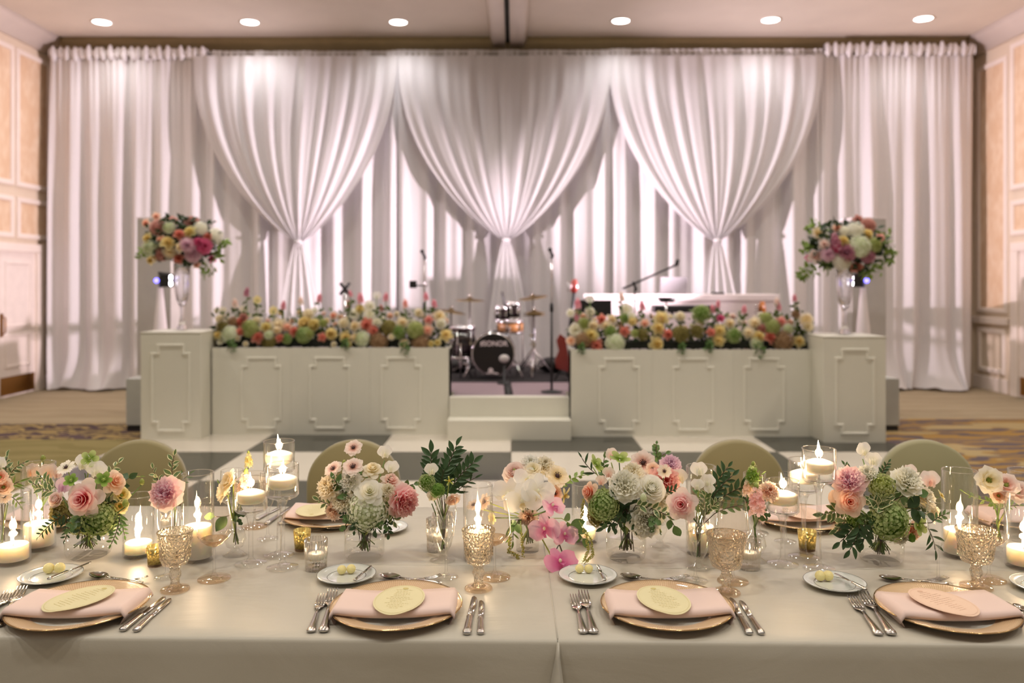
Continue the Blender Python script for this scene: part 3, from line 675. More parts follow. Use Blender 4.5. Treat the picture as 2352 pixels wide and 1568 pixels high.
def cloth(xa, xb, lift, seed):     # xa/xb functions of y or constants
    A = xa if callable(xa) else (lambda y: xa); B = xb if callable(xb) else (lambda y: xb)
    g = MB(); R_ = .012
    prof = []                      # (frac of depth, drop, outward)
    for d in (0.0, .1, .25, .45, .62, .74): prof.append(('f', .745-d if d else .012))
    def pt(u, s):
        # s runs floor-front (0) .. front edge (.35) .. back edge (.65) .. floor-back (1)
        if s < .33:
            k = 1-s/.33; y = 1.93; x = A(y)+(B(y)-A(y))*u
            wob = .045*k**.8*(.6*sin(x*8.5+seed)+.4*sin(x*17+seed*2)); ya = yf(x)
            return (x, ya-.012-.03*k+wob*-.5, TZ-.012-(.745)*k+lift)
        if s < .37:
            a = (s-.33)/.04*PI/2; y = 1.93; x = A(y)+(B(y)-A(y))*u
            return (x, yf(x)-.012*cos(a)-.0, TZ-.012+.012*sin(a)+lift)
        if s < .63:
            q = (s-.37)/.26; y = 1.93+1.117*q; x = A(y)+(B(y)-A(y))*u
            return (x, yf(x)+(yb(x)-yf(x))*q, TZ+lift)
        if s < .67:
            a = (s-.63)/.04*PI/2; y = 3.047; x = A(y)+(B(y)-A(y))*u
            return (x, yb(x)+.012*sin(a), TZ-.012+.012*cos(a)+lift)
        k = (s-.67)/.33; y = 3.047; x = A(y)+(B(y)-A(y))*u
        return (x, yb(x)+.012+.03*k+.02*k*sin(x*9+seed), TZ-.012-.745*k+lift)
    g.grid(pt, 110, 60)
    return g
c1 = obj('tablecloth', cloth(-2.35, lambda y: sx_(y)-.0012, 0, 1.0), M_cloth); tag(c1, 'pale satin tablecloth under the big rose jar, ending at the seam', 'tablecloth', 'long table linens')
c2 = obj('tablecloth', cloth(lambda y: sx_(y), 2.5, .0, 2.2), M_cloth); tag(c2, 'pale satin tablecloth under the sweet pea jar, overlapping the other at the seam', 'tablecloth', 'long table linens')
hem = MB().tube([(sx_(y), y, TZ+.0006) for y in [sf.y+(sb.y-sf.y)*k/12 for k in range(13)]], .0016, 6); obj('hem', hem, M_cloth, c2)
xs = sf.x; y0 = yf(xs)-.014
fp = MB()
fp.loft([[(xs-.002, y0-.002, TZ-.004), (xs+.003, y0-.002, TZ-.004), (xs+.003, y0+.01, TZ-.006), (xs-.002, y0+.01, TZ-.006)]]+[[(xs-.145*k*.75, y0-.02*k-.006, TZ-.55*k), (xs+.05*k, y0-.075*k**.8-.008, TZ-.55*k), (xs+.12*k*.6, y0-.01*k-.003, TZ-.55*k), (xs-.02*k, y0+.004, TZ-.55*k)] for k in (.06, .2, .4, .6, .8, 1.0)])
obj('corner_fold', fp, M_cloth, c2)
crease = MB()
for (ax, ay), (bx, by) in (((835, 1297), (1262, 1299)), ((1470, 1304), (2352, 1310))):
    a, b_ = TP(ax, ay), TP(bx, by); n_ = 24
    crease.tube([(a.x+(b_.x-a.x)*k/n_, a.y+(b_.y-a.y)*k/n_, TZ-.0012) for k in range(n_+1)], .0026, 6)
obj('pressed_crease', crease, M_cloth, c2)
# ================================================================ GLASS, CANDLES
G_thin = thin('clear_glass'); G_solid = solid_glass('crystal', clear=.82); G_rose = solid_glass('amber_crystal', (.985, .90, .80), clear=.6)
G_thinrose = thin('amber_thin_glass', (.99, .95, .91)); G_press = solid_glass('pressed_glass', (.992, .965, .92), 1.4, .38, 0, .62, 120); G_pressf = solid_glass('pressed_foot', (.99, .95, .89), 1.4, .72)
G_foot = thin('glass_foot', (.97, .97, .96), .5, .08, 2.0); G_footrose = thin('amber_foot', (.93, .82, .70), .5, .09, 2.0); G_water = thin('water', (.985, .99, .975), .55, .03, 4); G_rib = thin('ribbed_glass', (.985, .975, .965), .85, .10, 1.7)
M_wax = pm('candle_wax', 'fbf2e4', .5, sss=.6, var=.02); M_wick = pm('wick', '2a201a', .9); M_flame = emit('flame', (1.0, .80, .50), 32, True)
M_silver = pm('silver', 'c9c5bf', .16, 1, var=.03); M_porc = pm('porcelain', 'd6d8d0', .12, coat=.5, var=.01); M_line = pm('platinum_line', '8f908c', .25, .8)
FLM = MB().lathe([(0, 0), (.35, .06), (.75, .2), (1, .36), (.85, .52), (.5, .74), (.2, .92), (0, 1.05)], 14).mesh('flame')
def flame(parent, z, h=.046, bend=0, power=1.0):
    wk = obj('wick', MB().tube([(0, 0, z-.003), (0, 0, z+.006), (.001, 0, z+.012)], .0011, 6), M_wick, parent)
    fl_ = obj('flame', FLM, M_flame, parent, loc=(0, 0, z+.007), scale=(h*.115, h*.115, h), rot=(0, bend, 0))
    l = lamp('candle_light', 'POINT', (0, 0, z+.007+h*.45), FLAME_W*power, (1.0, .66, .37), None, .012); l.parent = parent
def cylinder(px, py, rpx, pyt, lb, candle=None, clab=None, fl_=None):
    c = TP(px, py); s = F/c.y; r = rpx/s; h = H-(pyt-YH)*c.y/F-TZ
    t = thing('glass_cylinder', lb, 'candle holder', c, 0, 'clear glass candle cylinders')
    obj('wall', MB().lathe([(r, .002), (r, h-.002), (r-.0015, h), (r-.003, h-.002), (r-.003, .012)], 48), G_thin, t)
    obj('base', MB().lathe([(0, .0), (r-.004, .0), (r, .004), (r, .010), (0, .011)], 40), G_solid, t)
    obj('rim', MB().lathe([(r+.0006, h-.0015), (r, h+.0012), (r-.003, h+.0012), (r-.0036, h-.0015), (r+.0006, h-.0015)], 48), G_solid, t)
    if candle:
        zt_ = H-(candle-YH)*c.y/F-TZ
        k = thing('pillar_candle', clab, 'candle', c, 0, 'white pillar candles'); q = r-.006
        obj('wax', MB().lathe([(0, .0125), (q, .0125), (q, zt_-.003), (q-.002, zt_), (q-.006, zt_-.002), (q*.5, zt_-.007), (0, zt_-.009)], 40), M_wax, k)
        flame(k, zt_-.008, fl_[0], fl_[1])
    return t
CYL = [(30, 1292, 37, 1128, 'glass cylinder with a lit candle at the table end, butter plate in front', 1249, 'short lit pillar candle nearest the table end', (.040, -.15)),
       (89, 1259, 36, 1063, 'taller glass cylinder between the table end and the big rose jar', 1200, 'tall lit pillar candle beside the big rose jar', (.042, .05)),
       (318, 1276, 34, 1136, 'glass cylinder between the big rose jar and a gold votive', 1243, 'lit pillar candle right behind the gold votive by the pink peony', (.062, -.12)),
       (454, 1286, 36, 1085, 'tall glass cylinder behind the pressed goblet and empty wine glass', 1206, 'lit pillar candle behind the empty wine glass near the peony', (.052, .1)),
       (1098, 1283, 34, 1112, 'glass cylinder behind the pressed goblet beside the orchid vase', 1222, 'lit pillar candle behind the pressed goblet beside the orchids', (.066, .03)),
       (1343, 1244, 30, 1110, 'glass cylinder between the orchids and the white peony jar', 1212, 'lit pillar candle between the orchids and the white peony jar', (.036, 0)),
       (1610, 1270, 34, 1070, 'glass cylinder behind the ruscus vase and champagne flute', 1206, 'lit pillar candle half hidden by the dark ruscus stems', (.04, .05)),
       (2204, 1276, 38, 1079, 'tall glass cylinder behind the pressed goblet by the sweet pea jar', 1215, 'lit pillar candle behind the pressed goblet by the sweet pea jar', (.056, -.08)),
       (2351, 1302, 39, 1128, 'glass cylinder cut by the photo edge beside the cream lisianthus vase', 1256, 'lit pillar candle cut by the photo edge near the lisianthus vase', (.04, .0))]
for a in CYL: cylinder(*a)
cylinder(2352, 1240, 34, 1078, 'empty glass cylinder at the table end behind the cream lisianthus')
BOWLH = .095
def float_stand(px, py, rpx, pyt, lb, clab, fh, bend):
    c = TP(px, py); s = F/c.y; r = rpx/s; h = H-(pyt-YH)*c.y/F-TZ; zb = h-BOWLH
    t = thing('floating_candle_stand', lb, 'candle holder', c, 0, 'stemmed glass floating candle holders')
    obj('bowl', MB().lathe([(.010, zb-.022), (.016, zb-.008), (r*.6, zb-.004), (r-.006, zb+.001), (r, zb+.008), (r, h-.002), (r-.0012, h), (r-.0024, h-.002), (r-.0024, zb+.010), (r-.008, zb+.004), (.004, zb)], 48), G_thin, t)
    obj('rim', MB().lathe([(r+.0006, h-.0012), (r, h+.001), (r-.0024, h+.001), (r-.003, h-.0012), (r+.0006, h-.0012)], 48), G_solid, t)
    obj('stem', MB().lathe([(0, .006), (.016, .007), (.009, .018), (.0072, .05), (.0068, zb*.6), (.0085, zb-.04), (.013, zb-.018), (.018, zb-.009), (0, zb-.009)], 20), G_solid, t)
    obj('foot', MB().lathe([(.0455, .0005), (.0458, .002), (.0445, .003), (.02, .007), (0, .009)], 40), G_foot, t)
    obj('water', MB().lathe([(r-.0032, zb+.012), (r-.0032, zb+.043), (r-.0045, zb+.042), (0, zb+.042)], 40), G_water, t)
    k = thing('floating_candle', clab, 'candle', (c.x, c.y, c.z), 0, 'white floating candles'); q = r-.005
    z0 = zb+.027
    obj('wax', MB().lathe([(0, z0), (q*.8, z0), (q*.97, z0+.008), (q, z0+.018), (q, z0+.026), (q*.97, z0+.028), (q*.8, z0+.031), (q*.4, z0+.037), (0, z0+.039)], 40), M_wax, k)
    flame(k, z0+.038, fh, bend, .8)
for a in ((576, 1294, 37, 1100, 'shortest of the three stemmed candle glasses beside the round bud vase', 'lit floating candle in the shortest stemmed glass by the round bud vase', .042, -.05),
          (649, 1303, 37, 1066, 'middle height stemmed candle glass in front of the tallest one', 'lit floating candle in the stemmed glass in front of the tallest', .036, .06),
          (641, 1275, 35, 1012, 'tallest stemmed candle glass of the trio near the round bud vase', 'lit floating candle in the tallest glass near the round bud vase', .042, -.1),
          (1798, 1295, 37, 1103, 'shortest stemmed candle glass beside the pink stock vase', 'lit floating candle in the shortest glass beside the pink stock', .044, -.12),
          (1846, 1279, 35, 1055, 'middle stemmed candle glass standing behind near the gold votive', 'lit floating candle partly behind the tallest glass by sweet peas', .036, .03),
          (1881, 1305, 38, 1030, 'tallest stemmed candle glass beside the sweet pea jar', 'lit floating candle in the tallest glass beside the sweet pea jar', .046, -.05)): float_stand(*a)
# votives
def gold_mat():
    m, nt, out = newmat('mercury_gold'); tc = N(nt, 'TexCoord')
    nz = N(nt, 'TexNoise'); nz.inputs['Scale'].default_value = 190; nz.inputs['Detail'].default_value = 2; nt.links.new(tc.outputs['Object'], nz.inputs['Vector'])
    b = N(nt, 'BsdfPrincipled'); b.inputs['Base Color'].default_value = lin('d8c478'); b.inputs['Metallic'].default_value = .8; b.inputs['Roughness'].default_value = .28
    t = N(nt, 'BsdfTranslucent'); t.inputs[0].default_value = lin('fbeab4'); tr = N(nt, 'BsdfTransparent'); tr.inputs[0].default_value = lin('fbecb8')
    mx = N(nt, 'MixShader'); mx.inputs[0].default_value = .5; nt.links.new(t.outputs[0], mx.inputs[1]); nt.links.new(tr.outputs[0], mx.inputs[2])
    m2 = N(nt, 'MixShader'); nt.links.new(math_(nt, 'MULTIPLY', math_(nt, 'GREATER_THAN', nz.outputs[0], .5), .65), m2.inputs[0])
    nt.links.new(b.outputs[0], m2.inputs[1]); nt.links.new(mx.outputs[0], m2.inputs[2]); nt.links.new(m2.outputs[0], out.inputs[0]); return m
M_gold = gold_mat()
def votive(px, py, rpx, pyt, lb, gold):
    c = TP(px, py); s = F/c.y; r = rpx/s; h = H-(pyt-YH)*c.y/F-TZ
    if gold:
        t = thing('gold_votive', lb, 'candle holder', c, 0, 'gold mercury glass votives')
        obj('cup', MB().lathe([(0, .009), (r*.84, .009), (r, h), (r-.002, h), (r*.8, .012), (0, .012)], 40), M_gold, t)
        obj('base', MB().lathe([(0, 0), (r*.8, 0), (r*.85, .003), (r*.84, .009), (0, .009)], 36), G_rose, t)
    else:
        t = thing('ribbed_votive', lb, 'candle holder', c, 0, 'ribbed glass votives')
        fn = lambda rr, z, a: rr*(1+.07*cos(22*a))
        obj('tube', MB().lathe([(r*.93, .003), (r*.95, h*.42), (r, h*.5), (r, h), (r-.002, h), (r-.002, h*.5), (r*.9, h*.42), (r*.89, .012)], 130, fn), G_rib, t)
        obj('base', MB().lathe([(0, .001), (r*.92, .001), (r*.93, .008), (r*.9, .011), (0, .012)], 110, fn), G_rib, t)
    z0 = .0125 if gold else .03
    k = thing('tealight', 'small lit tealight inside the '+lb, 'candle', c, 0, 'small tealights inside votives')
    obj('wax', MB().lathe([(0, z0), (r*.74, z0), (r*.74, z0+.016), (r*.68, z0+.018), (0, z0+.016)], 24), M_wax, k)
    flame(k, z0+.017, .018, 0, .06)
votive(357, 1299, 20, 1253, 'gold speckled votive beside the pressed goblet and pink peony', True)
votive(694, 1263, 20, 1216, 'gold speckled votive behind the ribbed votive and anemone jar', True)
votive(1854, 1263, 21.5, 1218, 'gold speckled votive behind the tall candle stems', True)
votive(726, 1307, 25, 1236, 'ribbed glass votive beside the butter plate near the anemone jar', False)
votive(1722, 1305, 24, 1238, 'ribbed glass votive behind the goblet near the pink stock', False)
votive(1004, 1263, 24, 1190, 'ribbed glass votive behind the white tulip-shaped ruscus vase', False)
votive(381, 1226, 11, 1176, 'slim ribbed glass votive behind the pink peony', False)
# drinking glasses
def wine(px, py, pyt, rw, rr, lb, rose=True, r_f=.045, cat='wine glass'):
    c = TP(px, py); s = F/c.y; h = H-(pyt-YH)*c.y/F-TZ; W_ = rw/s; q = rr/s
    t = thing('wine_glass', lb, cat, c, 0, 'empty wine glasses')
    gt, gs = (G_thinrose, G_rose) if rose else (G_thin, G_solid)
    pr = [(.004, .405), (W_*.35, .43), (W_*.8, .50), (W_*.98, .555), (W_, .59), (W_*.985, .66), (W_*.93, .8), (q, 1.0)]
    obj('bowl', MB().lathe([(a, b_*h) for a, b_ in pr], 48), gt, t)
    obj('rim', MB().lathe([(q+.0005, h-.001), (q, h+.0006), (q-.0014, h+.0006), (q-.0018, h-.001), (q+.0005, h-.001)], 48), G_solid, t)
    obj('bowl_bottom', MB().lathe([(0, .40*h), (.005, .402*h), (W_*.45, .44*h), (W_*.82, .505*h), (W_*.79, .512*h), (W_*.35, .458*h), (0, .445*h)], 40), gs, t)
    obj('stem', MB().lathe([(0, .004), (.012, .006), (.0052, .018), (.0038, .06), (.0036, .3*h), (.0055, .40*h), (0, .405*h)], 16), G_solid, t)
    obj('foot', MB().lathe([(r_f-.001, .0004), (r_f, .0015), (r_f-.001, .0028), (.014, .006), (0, .008)], 44), G_footrose if rose else G_foot, t)
    return t
wine(492, 1329, 1147, 38, 31, 'empty amber-footed wine glass beside the pink peony and goblet')
wine(1136, 1325, 1145, 38, 27, 'empty amber-footed wine glass behind the goblet beside the orchid vase')
wine(1683, 1335, 1148, 37, 29, 'empty amber-footed wine glass behind the goblet beside the ruscus vase', r_f=.043)
wine(2271, 1331, 1147, 40, 31, 'empty amber-footed wine glass behind the goblet near the lisianthus')
wine(585, 1209, 1085, 27, 23, 'wine glass with a dark amber foot behind the shortest candle glass')
wine(533, 1218, 1079, 28, 25, 'wine glass behind the white lisianthus in the round bud vase', False)
wine(1733, 1224, 1086, 28, 25, 'wine glass on the far side behind the pink stock', False)
def flute(px, py, pyt, rw, lb, r_f=.034):
    c = TP(px, py); s = F/c.y; h = H-(pyt-YH)*c.y/F-TZ; W_ = rw/s
    t = thing('champagne_flute', lb, 'champagne flute', c, 0, 'empty champagne flutes')
    obj('bowl', MB().lathe([(a*W_ if k else .003, b_*h) for k, (a, b_) in enumerate(((.1, .43), (.35, .47), (.66, .55), (.9, .66), (1, .78), (1, .88), (.93, 1.0)))], 40), G_thin, t)
    obj('rim', MB().lathe([(.93*W_+.0005, h-.001), (.93*W_, h+.0006), (.93*W_-.0014, h+.0006), (.93*W_-.0018, h-.001), (.93*W_+.0005, h-.001)], 40), G_solid, t)
    obj('stem', MB().lathe([(0, .004), (.011, .006), (.005, .016), (.0036, .05), (.0036, .33*h), (.006, .42*h), (W_*.4, .475*h), (W_*.3, .485*h), (0, .455*h)], 16), G_solid, t)
    obj('foot', MB().lathe([(r_f-.001, .0004), (r_f, .0015), (r_f-.001, .0026), (.012, .006), (0, .008)], 40), G_foot, t)
flute(383, 1325, 1143, 22, 'empty champagne flute in front of the pink peony')
flute(1025, 1325, 1141, 23, 'empty champagne flute in front of the white tulip-shaped ruscus vase')
flute(1597, 1333, 1145, 23.5, 'empty champagne flute in front of the dark ruscus vase near the goblet')
flute(2155, 1339, 1149, 25, 'empty champagne flute beside the sweet pea jar', .037)
flute(615, 1237, 1085, 18, 'champagne flute on the far side behind the tall candle glasses')
flute(1804, 1243, 1085, 16, 'champagne flute on the far side behind the shortest right candle glass')
def goblet(px, py, pyt, rr, lb, r_f=.038):
    c = TP(px, py); s = F/c.y; h = H-(pyt-YH)*c.y/F-TZ; q = rr/s
    t = thing('pressed_goblet', lb, 'goblet', c, 0, 'pressed glass water goblets')
    pr = [(0, .405*h), (.014, .41*h), (q*.72, .455*h), (q*.80, .52*h), (q*.86, .68*h), (q*.93, .84*h), (q*.96, .90*h), (q, .985*h), (q, h), (q-.003, h), (q*.88, .86*h), (q*.77, .6*h), (q*.70, .50*h), (q*.5, .47*h), (0, .46*h)]
    rel = lambda r_, z, a: r_*(1+(.018*cos(12*a)*sin(PI*(z/h-.46)/.38) if .46*h < z < .84*h else 0))
    obj('bowl', MB().lathe(pr, 72, rel), G_press, t)
    bd = MB()
    for zf, n, q2 in ((.985, 46, 1.0), (.865, 40, .965)):
        for k in range(n):
            a = 2*PI*k/n; bd.sphere((q*q2*cos(a), q*q2*sin(a), zf*h), .0016, 5, 4)
    obj('bead_band', bd, G_press, t)['kind'] = 'stuff'
    obj('water', MB().lathe([(0, .80*h), (q*.86, .80*h)], 40), G_water, t)
    for k in range(5):
        fl_ = MB()
        a0 = 2*PI*k/5+.5-PI/2
        for j in range(8):
            b_ = 2*PI*j/8; rr_ = .012
            zc = .63*h; rad = q*.85
            a1 = a0+rr_*cos(b_)/rad; z1 = zc+rr_*sin(b_)*1.2
            fl_.tube([(rad*cos(a0), rad*sin(a0), zc), (rad*1.005*cos(a1), rad*1.005*sin(a1), z1)], [.0014, .0022], 5)
        obj('flower_relief', fl_, G_press, t)
    obj('stem', MB().lathe([(0, .006), (.020, .008), (.0125, .016), (.0115, .024), (.012, .12*h+.012), (.016, .19*h+.01), (.0165, .23*h+.01), (.0125, .29*h+.008), (.0115, .34*h), (.014, .37*h), (.016, .40*h), (0, .405*h)], 24, lambda r_, z, a: r_*(1+.05*cos(8*a))), G_press, t)
    obj('foot', MB().lathe([(r_f-.001, .0005), (r_f, .003), (r_f-.002, .006), (.018, .009), (0, .01)], 44), G_footrose, t)
goblet(402, 1355, 1218, 39, 'amber pressed goblet of water beside the gold votive and pink peony')
goblet(1099, 1352, 1214, 38, 'amber pressed goblet of water before the lit cylinder near the orchids')
goblet(1668, 1362, 1225, 45, 'amber pressed goblet of water beside the ribbed votive near the ruscus')
goblet(2242, 1349, 1214, 44, 'amber pressed goblet of water beside the pink menu card setting', .042)
# ================================================================ PLATES, LINEN, CUTLERY
def charger_mat():
    m, nt, out = newmat('charger_gold_net'); tc = N(nt, 'TexCoord'); sp = N(nt, 'SeparateXYZ'); nt.links.new(tc.outputs['Object'], sp.inputs[0])
    an = math_(nt, 'ARCTAN2', sp.outputs[1], sp.outputs[0]); ln = N(nt, 'VectorMath', operation='LENGTH'); nt.links.new(tc.outputs['Object'], ln.inputs[0])
    f1 = math_(nt, 'SINE', math_(nt, 'MULTIPLY', an, 170)); f2 = math_(nt, 'SINE', math_(nt, 'MULTIPLY', ln.outputs['Value'], 1500))
    k = math_(nt, 'MAXIMUM', f1, math_(nt, 'MULTIPLY', f2, .9))
    b = N(nt, 'BsdfPrincipled'); b.inputs['Roughness'].default_value = .3; b.inputs['Coat Weight'].default_value = .4; b.inputs['Metallic'].default_value = .08
    nt.links.new(mixc(nt, math_(nt, 'MULTIPLY', math_(nt, 'ADD', k, 1), .5), lin('bb9468'), lin('dcbe98')), b.inputs['Base Color'])
    bp = N(nt, 'Bump'); bp.inputs['Strength'].default_value = .4; bp.inputs['Distance'].default_value = .001; nt.links.new(k, bp.inputs['Height']); nt.links.new(bp.outputs[0], b.inputs['Normal'])
    nt.links.new(b.outputs[0], out.inputs[0]); return m
M_chg = charger_mat(); M_gedge = pm('gold_edge', 'c9a878', .15, .9); M_nap = pm('napkin_cotton', 'dfc4b9', .75, sheen=.2, var=.02, bump=.08, bscale=700)
M_cardy = pm('menu_card_cream', 'dacfa4', .8, var=.02); M_cardp = pm('menu_card_blush', 'e2c2aa', .8, var=.02); M_ink = pm('menu_ink', 'c9b878', .7); M_ink2 = pm('menu_ink_rose', 'd6b096', .7)
M_prt = {}
def charger(px, py, lb):
    c = TP(px, py, TZ+.015); c.z = TZ; c.y += 0
    t = thing('charger_plate', lb, 'plate', c, 0, 'gold rimmed charger plates')
    obj('well', MB().lathe([(0, .002), (.085, .002), (.105, .004), (.112, .0075), (.108, .0085), (.1, .0065), (.085, .005), (0, .005)], 64), M_porc, t)
    obj('rim_band', MB().lathe([(.108, .0072), (.125, .0125), (.150, .018), (.163, .0205), (.163, .0225), (.150, .0205), (.125, .0155), (.108, .009)], 96), M_chg, t)
    obj('rim_edge', MB().lathe([(.1628, .0200), (.1655, .0208), (.166, .0218), (.1655, .0228), (.1628, .0230)], 96), M_gedge, t)
    return c
def napkin(c, lb, dx=0, rz=0, far=False):
    t = thing('napkin', lb, 'napkin', (c.x+dx, c.y-.005 if not far else c.y+.005, c.z), rz+(PI if far else 0), 'folded blush napkins')
    def base(x):
        a = abs(x)
        return .0245-.006*(1-min(1, a/.13)**2)-max(0, a-.142)*1.5
    L = .152; rings = []
    for k in range(29):
        x = -L+2*L*k/28; z = base(x); sk = 1+.02*sin(x*20); dr = -.004*(1-(x/L)**2)
        pr = [(.078, z+.003), (.078, z+.0085), (.04, z+.0125), (0, z+.014), (-.05, z+.0155), (-.066, z+.0165), (-.075, z+.0145), (-.0795, z+.010+dr), (-.0785, z+.0045+dr), (-.073, z+.0005+dr), (-.055, z+.001), (0, z+.001)]
        rings.append([(x, y*sk+(.004*sin(x*14)), zz) for y, zz in pr])
    obj('folded_cloth', MB().loft(rings), M_nap, t)
    for sgn in (-1, 1):
        obj('hanging_corner', MB().grid(lambda u, v: (sgn*(L-.001-.014*v), -.078+.15*u, base(L)+.012-(.026)*v*(1-.35*u)), 8, 4), M_nap, t)
    return t
def card(px, py, lb, m, ink, rz, far=False, zc=.0435):
    c = TP(px, py, TZ+.04); c.z = TZ
    t = thing('menu_card', lb, 'menu card', (c.x, c.y, c.z+zc), rz, 'oval menu cards'); t.rotation_euler.x = .02
    zb = lambda y: -max(0, -y-.066)**2*6-max(0, y-.072)**2*2
    def fn(u, v, z=0, kx=1): a = 2*PI*u; y = .088*v*kx*sin(a); return (.062*v*kx*cos(a), y, zb(y)+z)
    obj('paper', MB().grid(lambda u, v: fn(u, v), 48, 8, True).grid(lambda u, v: fn(u, v, -.0008), 48, 8, True).grid(lambda u, v: fn(u, 1, -.0008*v), 48, 1, True), m, t)
    g = MB(); rr = random.Random(int(px))
    for k in range(13):
        y = .055-.0092*k; w_ = .034*(1-(abs(y)/.1)**2)*rr.uniform(.45, 1); x = -w_
        if k in (1, 4, 8): w_ *= .6
        while x < w_:
            l = rr.uniform(.003, .008); g.add([(x, y, zb(y)+.0004), (min(x+l, w_), y, zb(y)+.0004), (min(x+l, w_), y+.0016, zb(y)+.0004), (x, y+.0016, zb(y)+.0004)], [(0, 1, 2, 3)], False); x += l+.0022
    g.add([(.0075*cos(2*PI*k/14), .066+.006*sin(2*PI*k/14), .0004) for k in range(14)], [tuple(range(14))], False)
    obj('printed_lines', g, ink, t)['kind'] = 'stuff'
    rim = MB(); rim.grid(lambda u, v: fn(u, 1, .0004, .93+.008*v), 48, 1, True); obj('border_line', rim, ink, t)
c = charger(183, 1391, 'gold rimmed charger of the setting by the big rose jar'); napkin(c, 'folded blush napkin under the tilted cream menu card'); card(182, 1375, 'tilted cream oval menu card on the napkin nearest the big rose jar', M_cardy, M_ink, -.55)
c = charger(911, 1391, 'gold rimmed charger between the anemone jar and the goblet by the orchids'); napkin(c, 'folded blush napkin with an upright cream card, beside two steel knives'); card(917, 1378, 'upright cream oval menu card facing the anemone jar', M_cardy, M_ink, -.12)
c = charger(1531, 1391, 'gold rimmed charger in front of the white peony jar'); napkin(c, 'folded blush napkin with a cream card before the white peony jar'); card(1524, 1378, 'cream oval menu card turned slightly, before the white peony jar', M_cardy, M_ink, .22)
c = charger(2172, 1397, 'gold rimmed charger with the blush menu card'); napkin(c, 'folded blush napkin under the blush pink menu card'); card(2166, 1383, 'blush pink oval menu card on a napkin near the sweet pea jar', M_cardp, M_ink2, .42)
c = charger(760, 1183, 'far side charger half hidden by the anemone jar'); napkin(c, 'far side napkin half hidden by the anemone jar', far=True); card(722, 1172, 'far side cream menu card beside the anemone jar', M_cardy, M_ink, PI+.1, True)
c = charger(1838, 1188, 'far side charger behind the tall candle stems'); napkin(c, 'far side napkin behind the tall candle stems', far=True); card(1842, 1178, 'far side blush menu card behind the tall candle stems', M_cardp, M_ink2, PI, True)
c = charger(128, 1187, 'far side charger behind the tall cylinder by the big rose jar'); napkin(c, 'far side napkin behind the cylinder by the big rose jar', far=True)
c = charger(2345, 1190, 'far side charger at the photo edge behind the lisianthus'); napkin(c, 'far side napkin at the photo edge behind the lisianthus', far=True)
def bplate(px, py, lb, balls, knife, klab):
    c = TP(px, py, TZ+.008); c.z = TZ
    t = thing('butter_plate', lb, 'plate', c, 0, 'bread and butter plates')
    obj('plate', MB().lathe([(0, .001), (.045, .001), (.05, .003), (.066, .0085), (.081, .0125), (.0825, .0135), (.081, .0145), (.066, .0105), (.052, .0058), (.046, .0045), (0, .004)], 64), M_porc, t)
    for r_, z in ((.0812, .0142), (.0535, .0064)): obj('rim_line', MB().lathe([(r_-.0009, z), (r_, z+.0006), (r_+.0009, z), (r_-.0009, z)], 64), M_line, t)
    for k, (bx, by, rp) in enumerate(balls):
        q = TP(bx, by, TZ+.014); rr = rp*q.y/F
        tag(obj('butter_ball', MB().sphere((0, 0, rr), (rr, rr, rr*.97), 20, 14), pm('butter', 'efdf9c', .45, sss=.3, bump=.25, bscale=260), loc=(q.x, q.y, TZ+.0048)), '%s pale yellow butter ball on the plate %s' % (('left-hand', 'right-hand')[k], lb.split('butter plate ')[1].replace('tallest candle glass by the ', '')), 'butter', 'butter balls on the plates')
    if knife: knife_(knife[0], knife[1], klab, TZ+.0165, 1.0, 'butter knife', 'butter_knife')
def place(t, a, b_, z, L):      # handle end a -> tip b_ (pixels on plane z); returns scale
    A, B = TP(*a, z), TP(*b_, z); d = B-A
    t.location = A; t.rotation_euler = (0, 0, math.atan2(d.y, d.x)-PI/2); s = d.length/L; t.scale = (s, s, s)
def loftbar(secs, seg=12):      # secs: (y, halfwidth, zmid, halfthick)
    return MB().loft([[(hw*cos(2*PI*k/seg), y, z+ht*sin(2*PI*k/seg)) for k in range(seg)] for y, hw, z, ht in secs])
HANDLE = [(0, .004, .005, .002), (.002, .0095, .005, .0032), (.010, .0105, .0055, .0038), (.02, .0085, .006, .0036), (.035, .0075, .0065, .0036), (.06, .0062, .0065, .0034), (.078, .0052, .0068, .003), (.09, .0048, .0065, .003)]
def knife_(a, b_, lb, z=TZ, s=1, cat='knife', name='table_knife', grp='silver knives'):
    t = thing(name, lb, cat, (0, 0, 0), 0, grp); place(t, a, b_, z, .225)
    obj('handle', loftbar([(0, .005, .005, .003), (.003, .0095, .006, .005), (.012, .0105, .0065, .006), (.024, .0085, .0065, .0055), (.05, .0088, .0065, .0055), (.085, .0068, .0062, .005), (.095, .0085, .006, .0055), (.1, .0065, .006, .0045)]), M_silver, t)
    bl = [(-.006, .098), (.008, .098), (.0095, .13), (.0105, .17), (.011, .2), (.0085, .215), (.002, .2245), (-.004, .22), (-.0055, .19), (-.006, .14)]
    obj('blade', MB().loft([[(x*.9, y, .0042) for x, y in bl], [(x, y, .005) for x, y in bl], [(x*.9, y, .0058) for x, y in bl]]), M_silver, t)
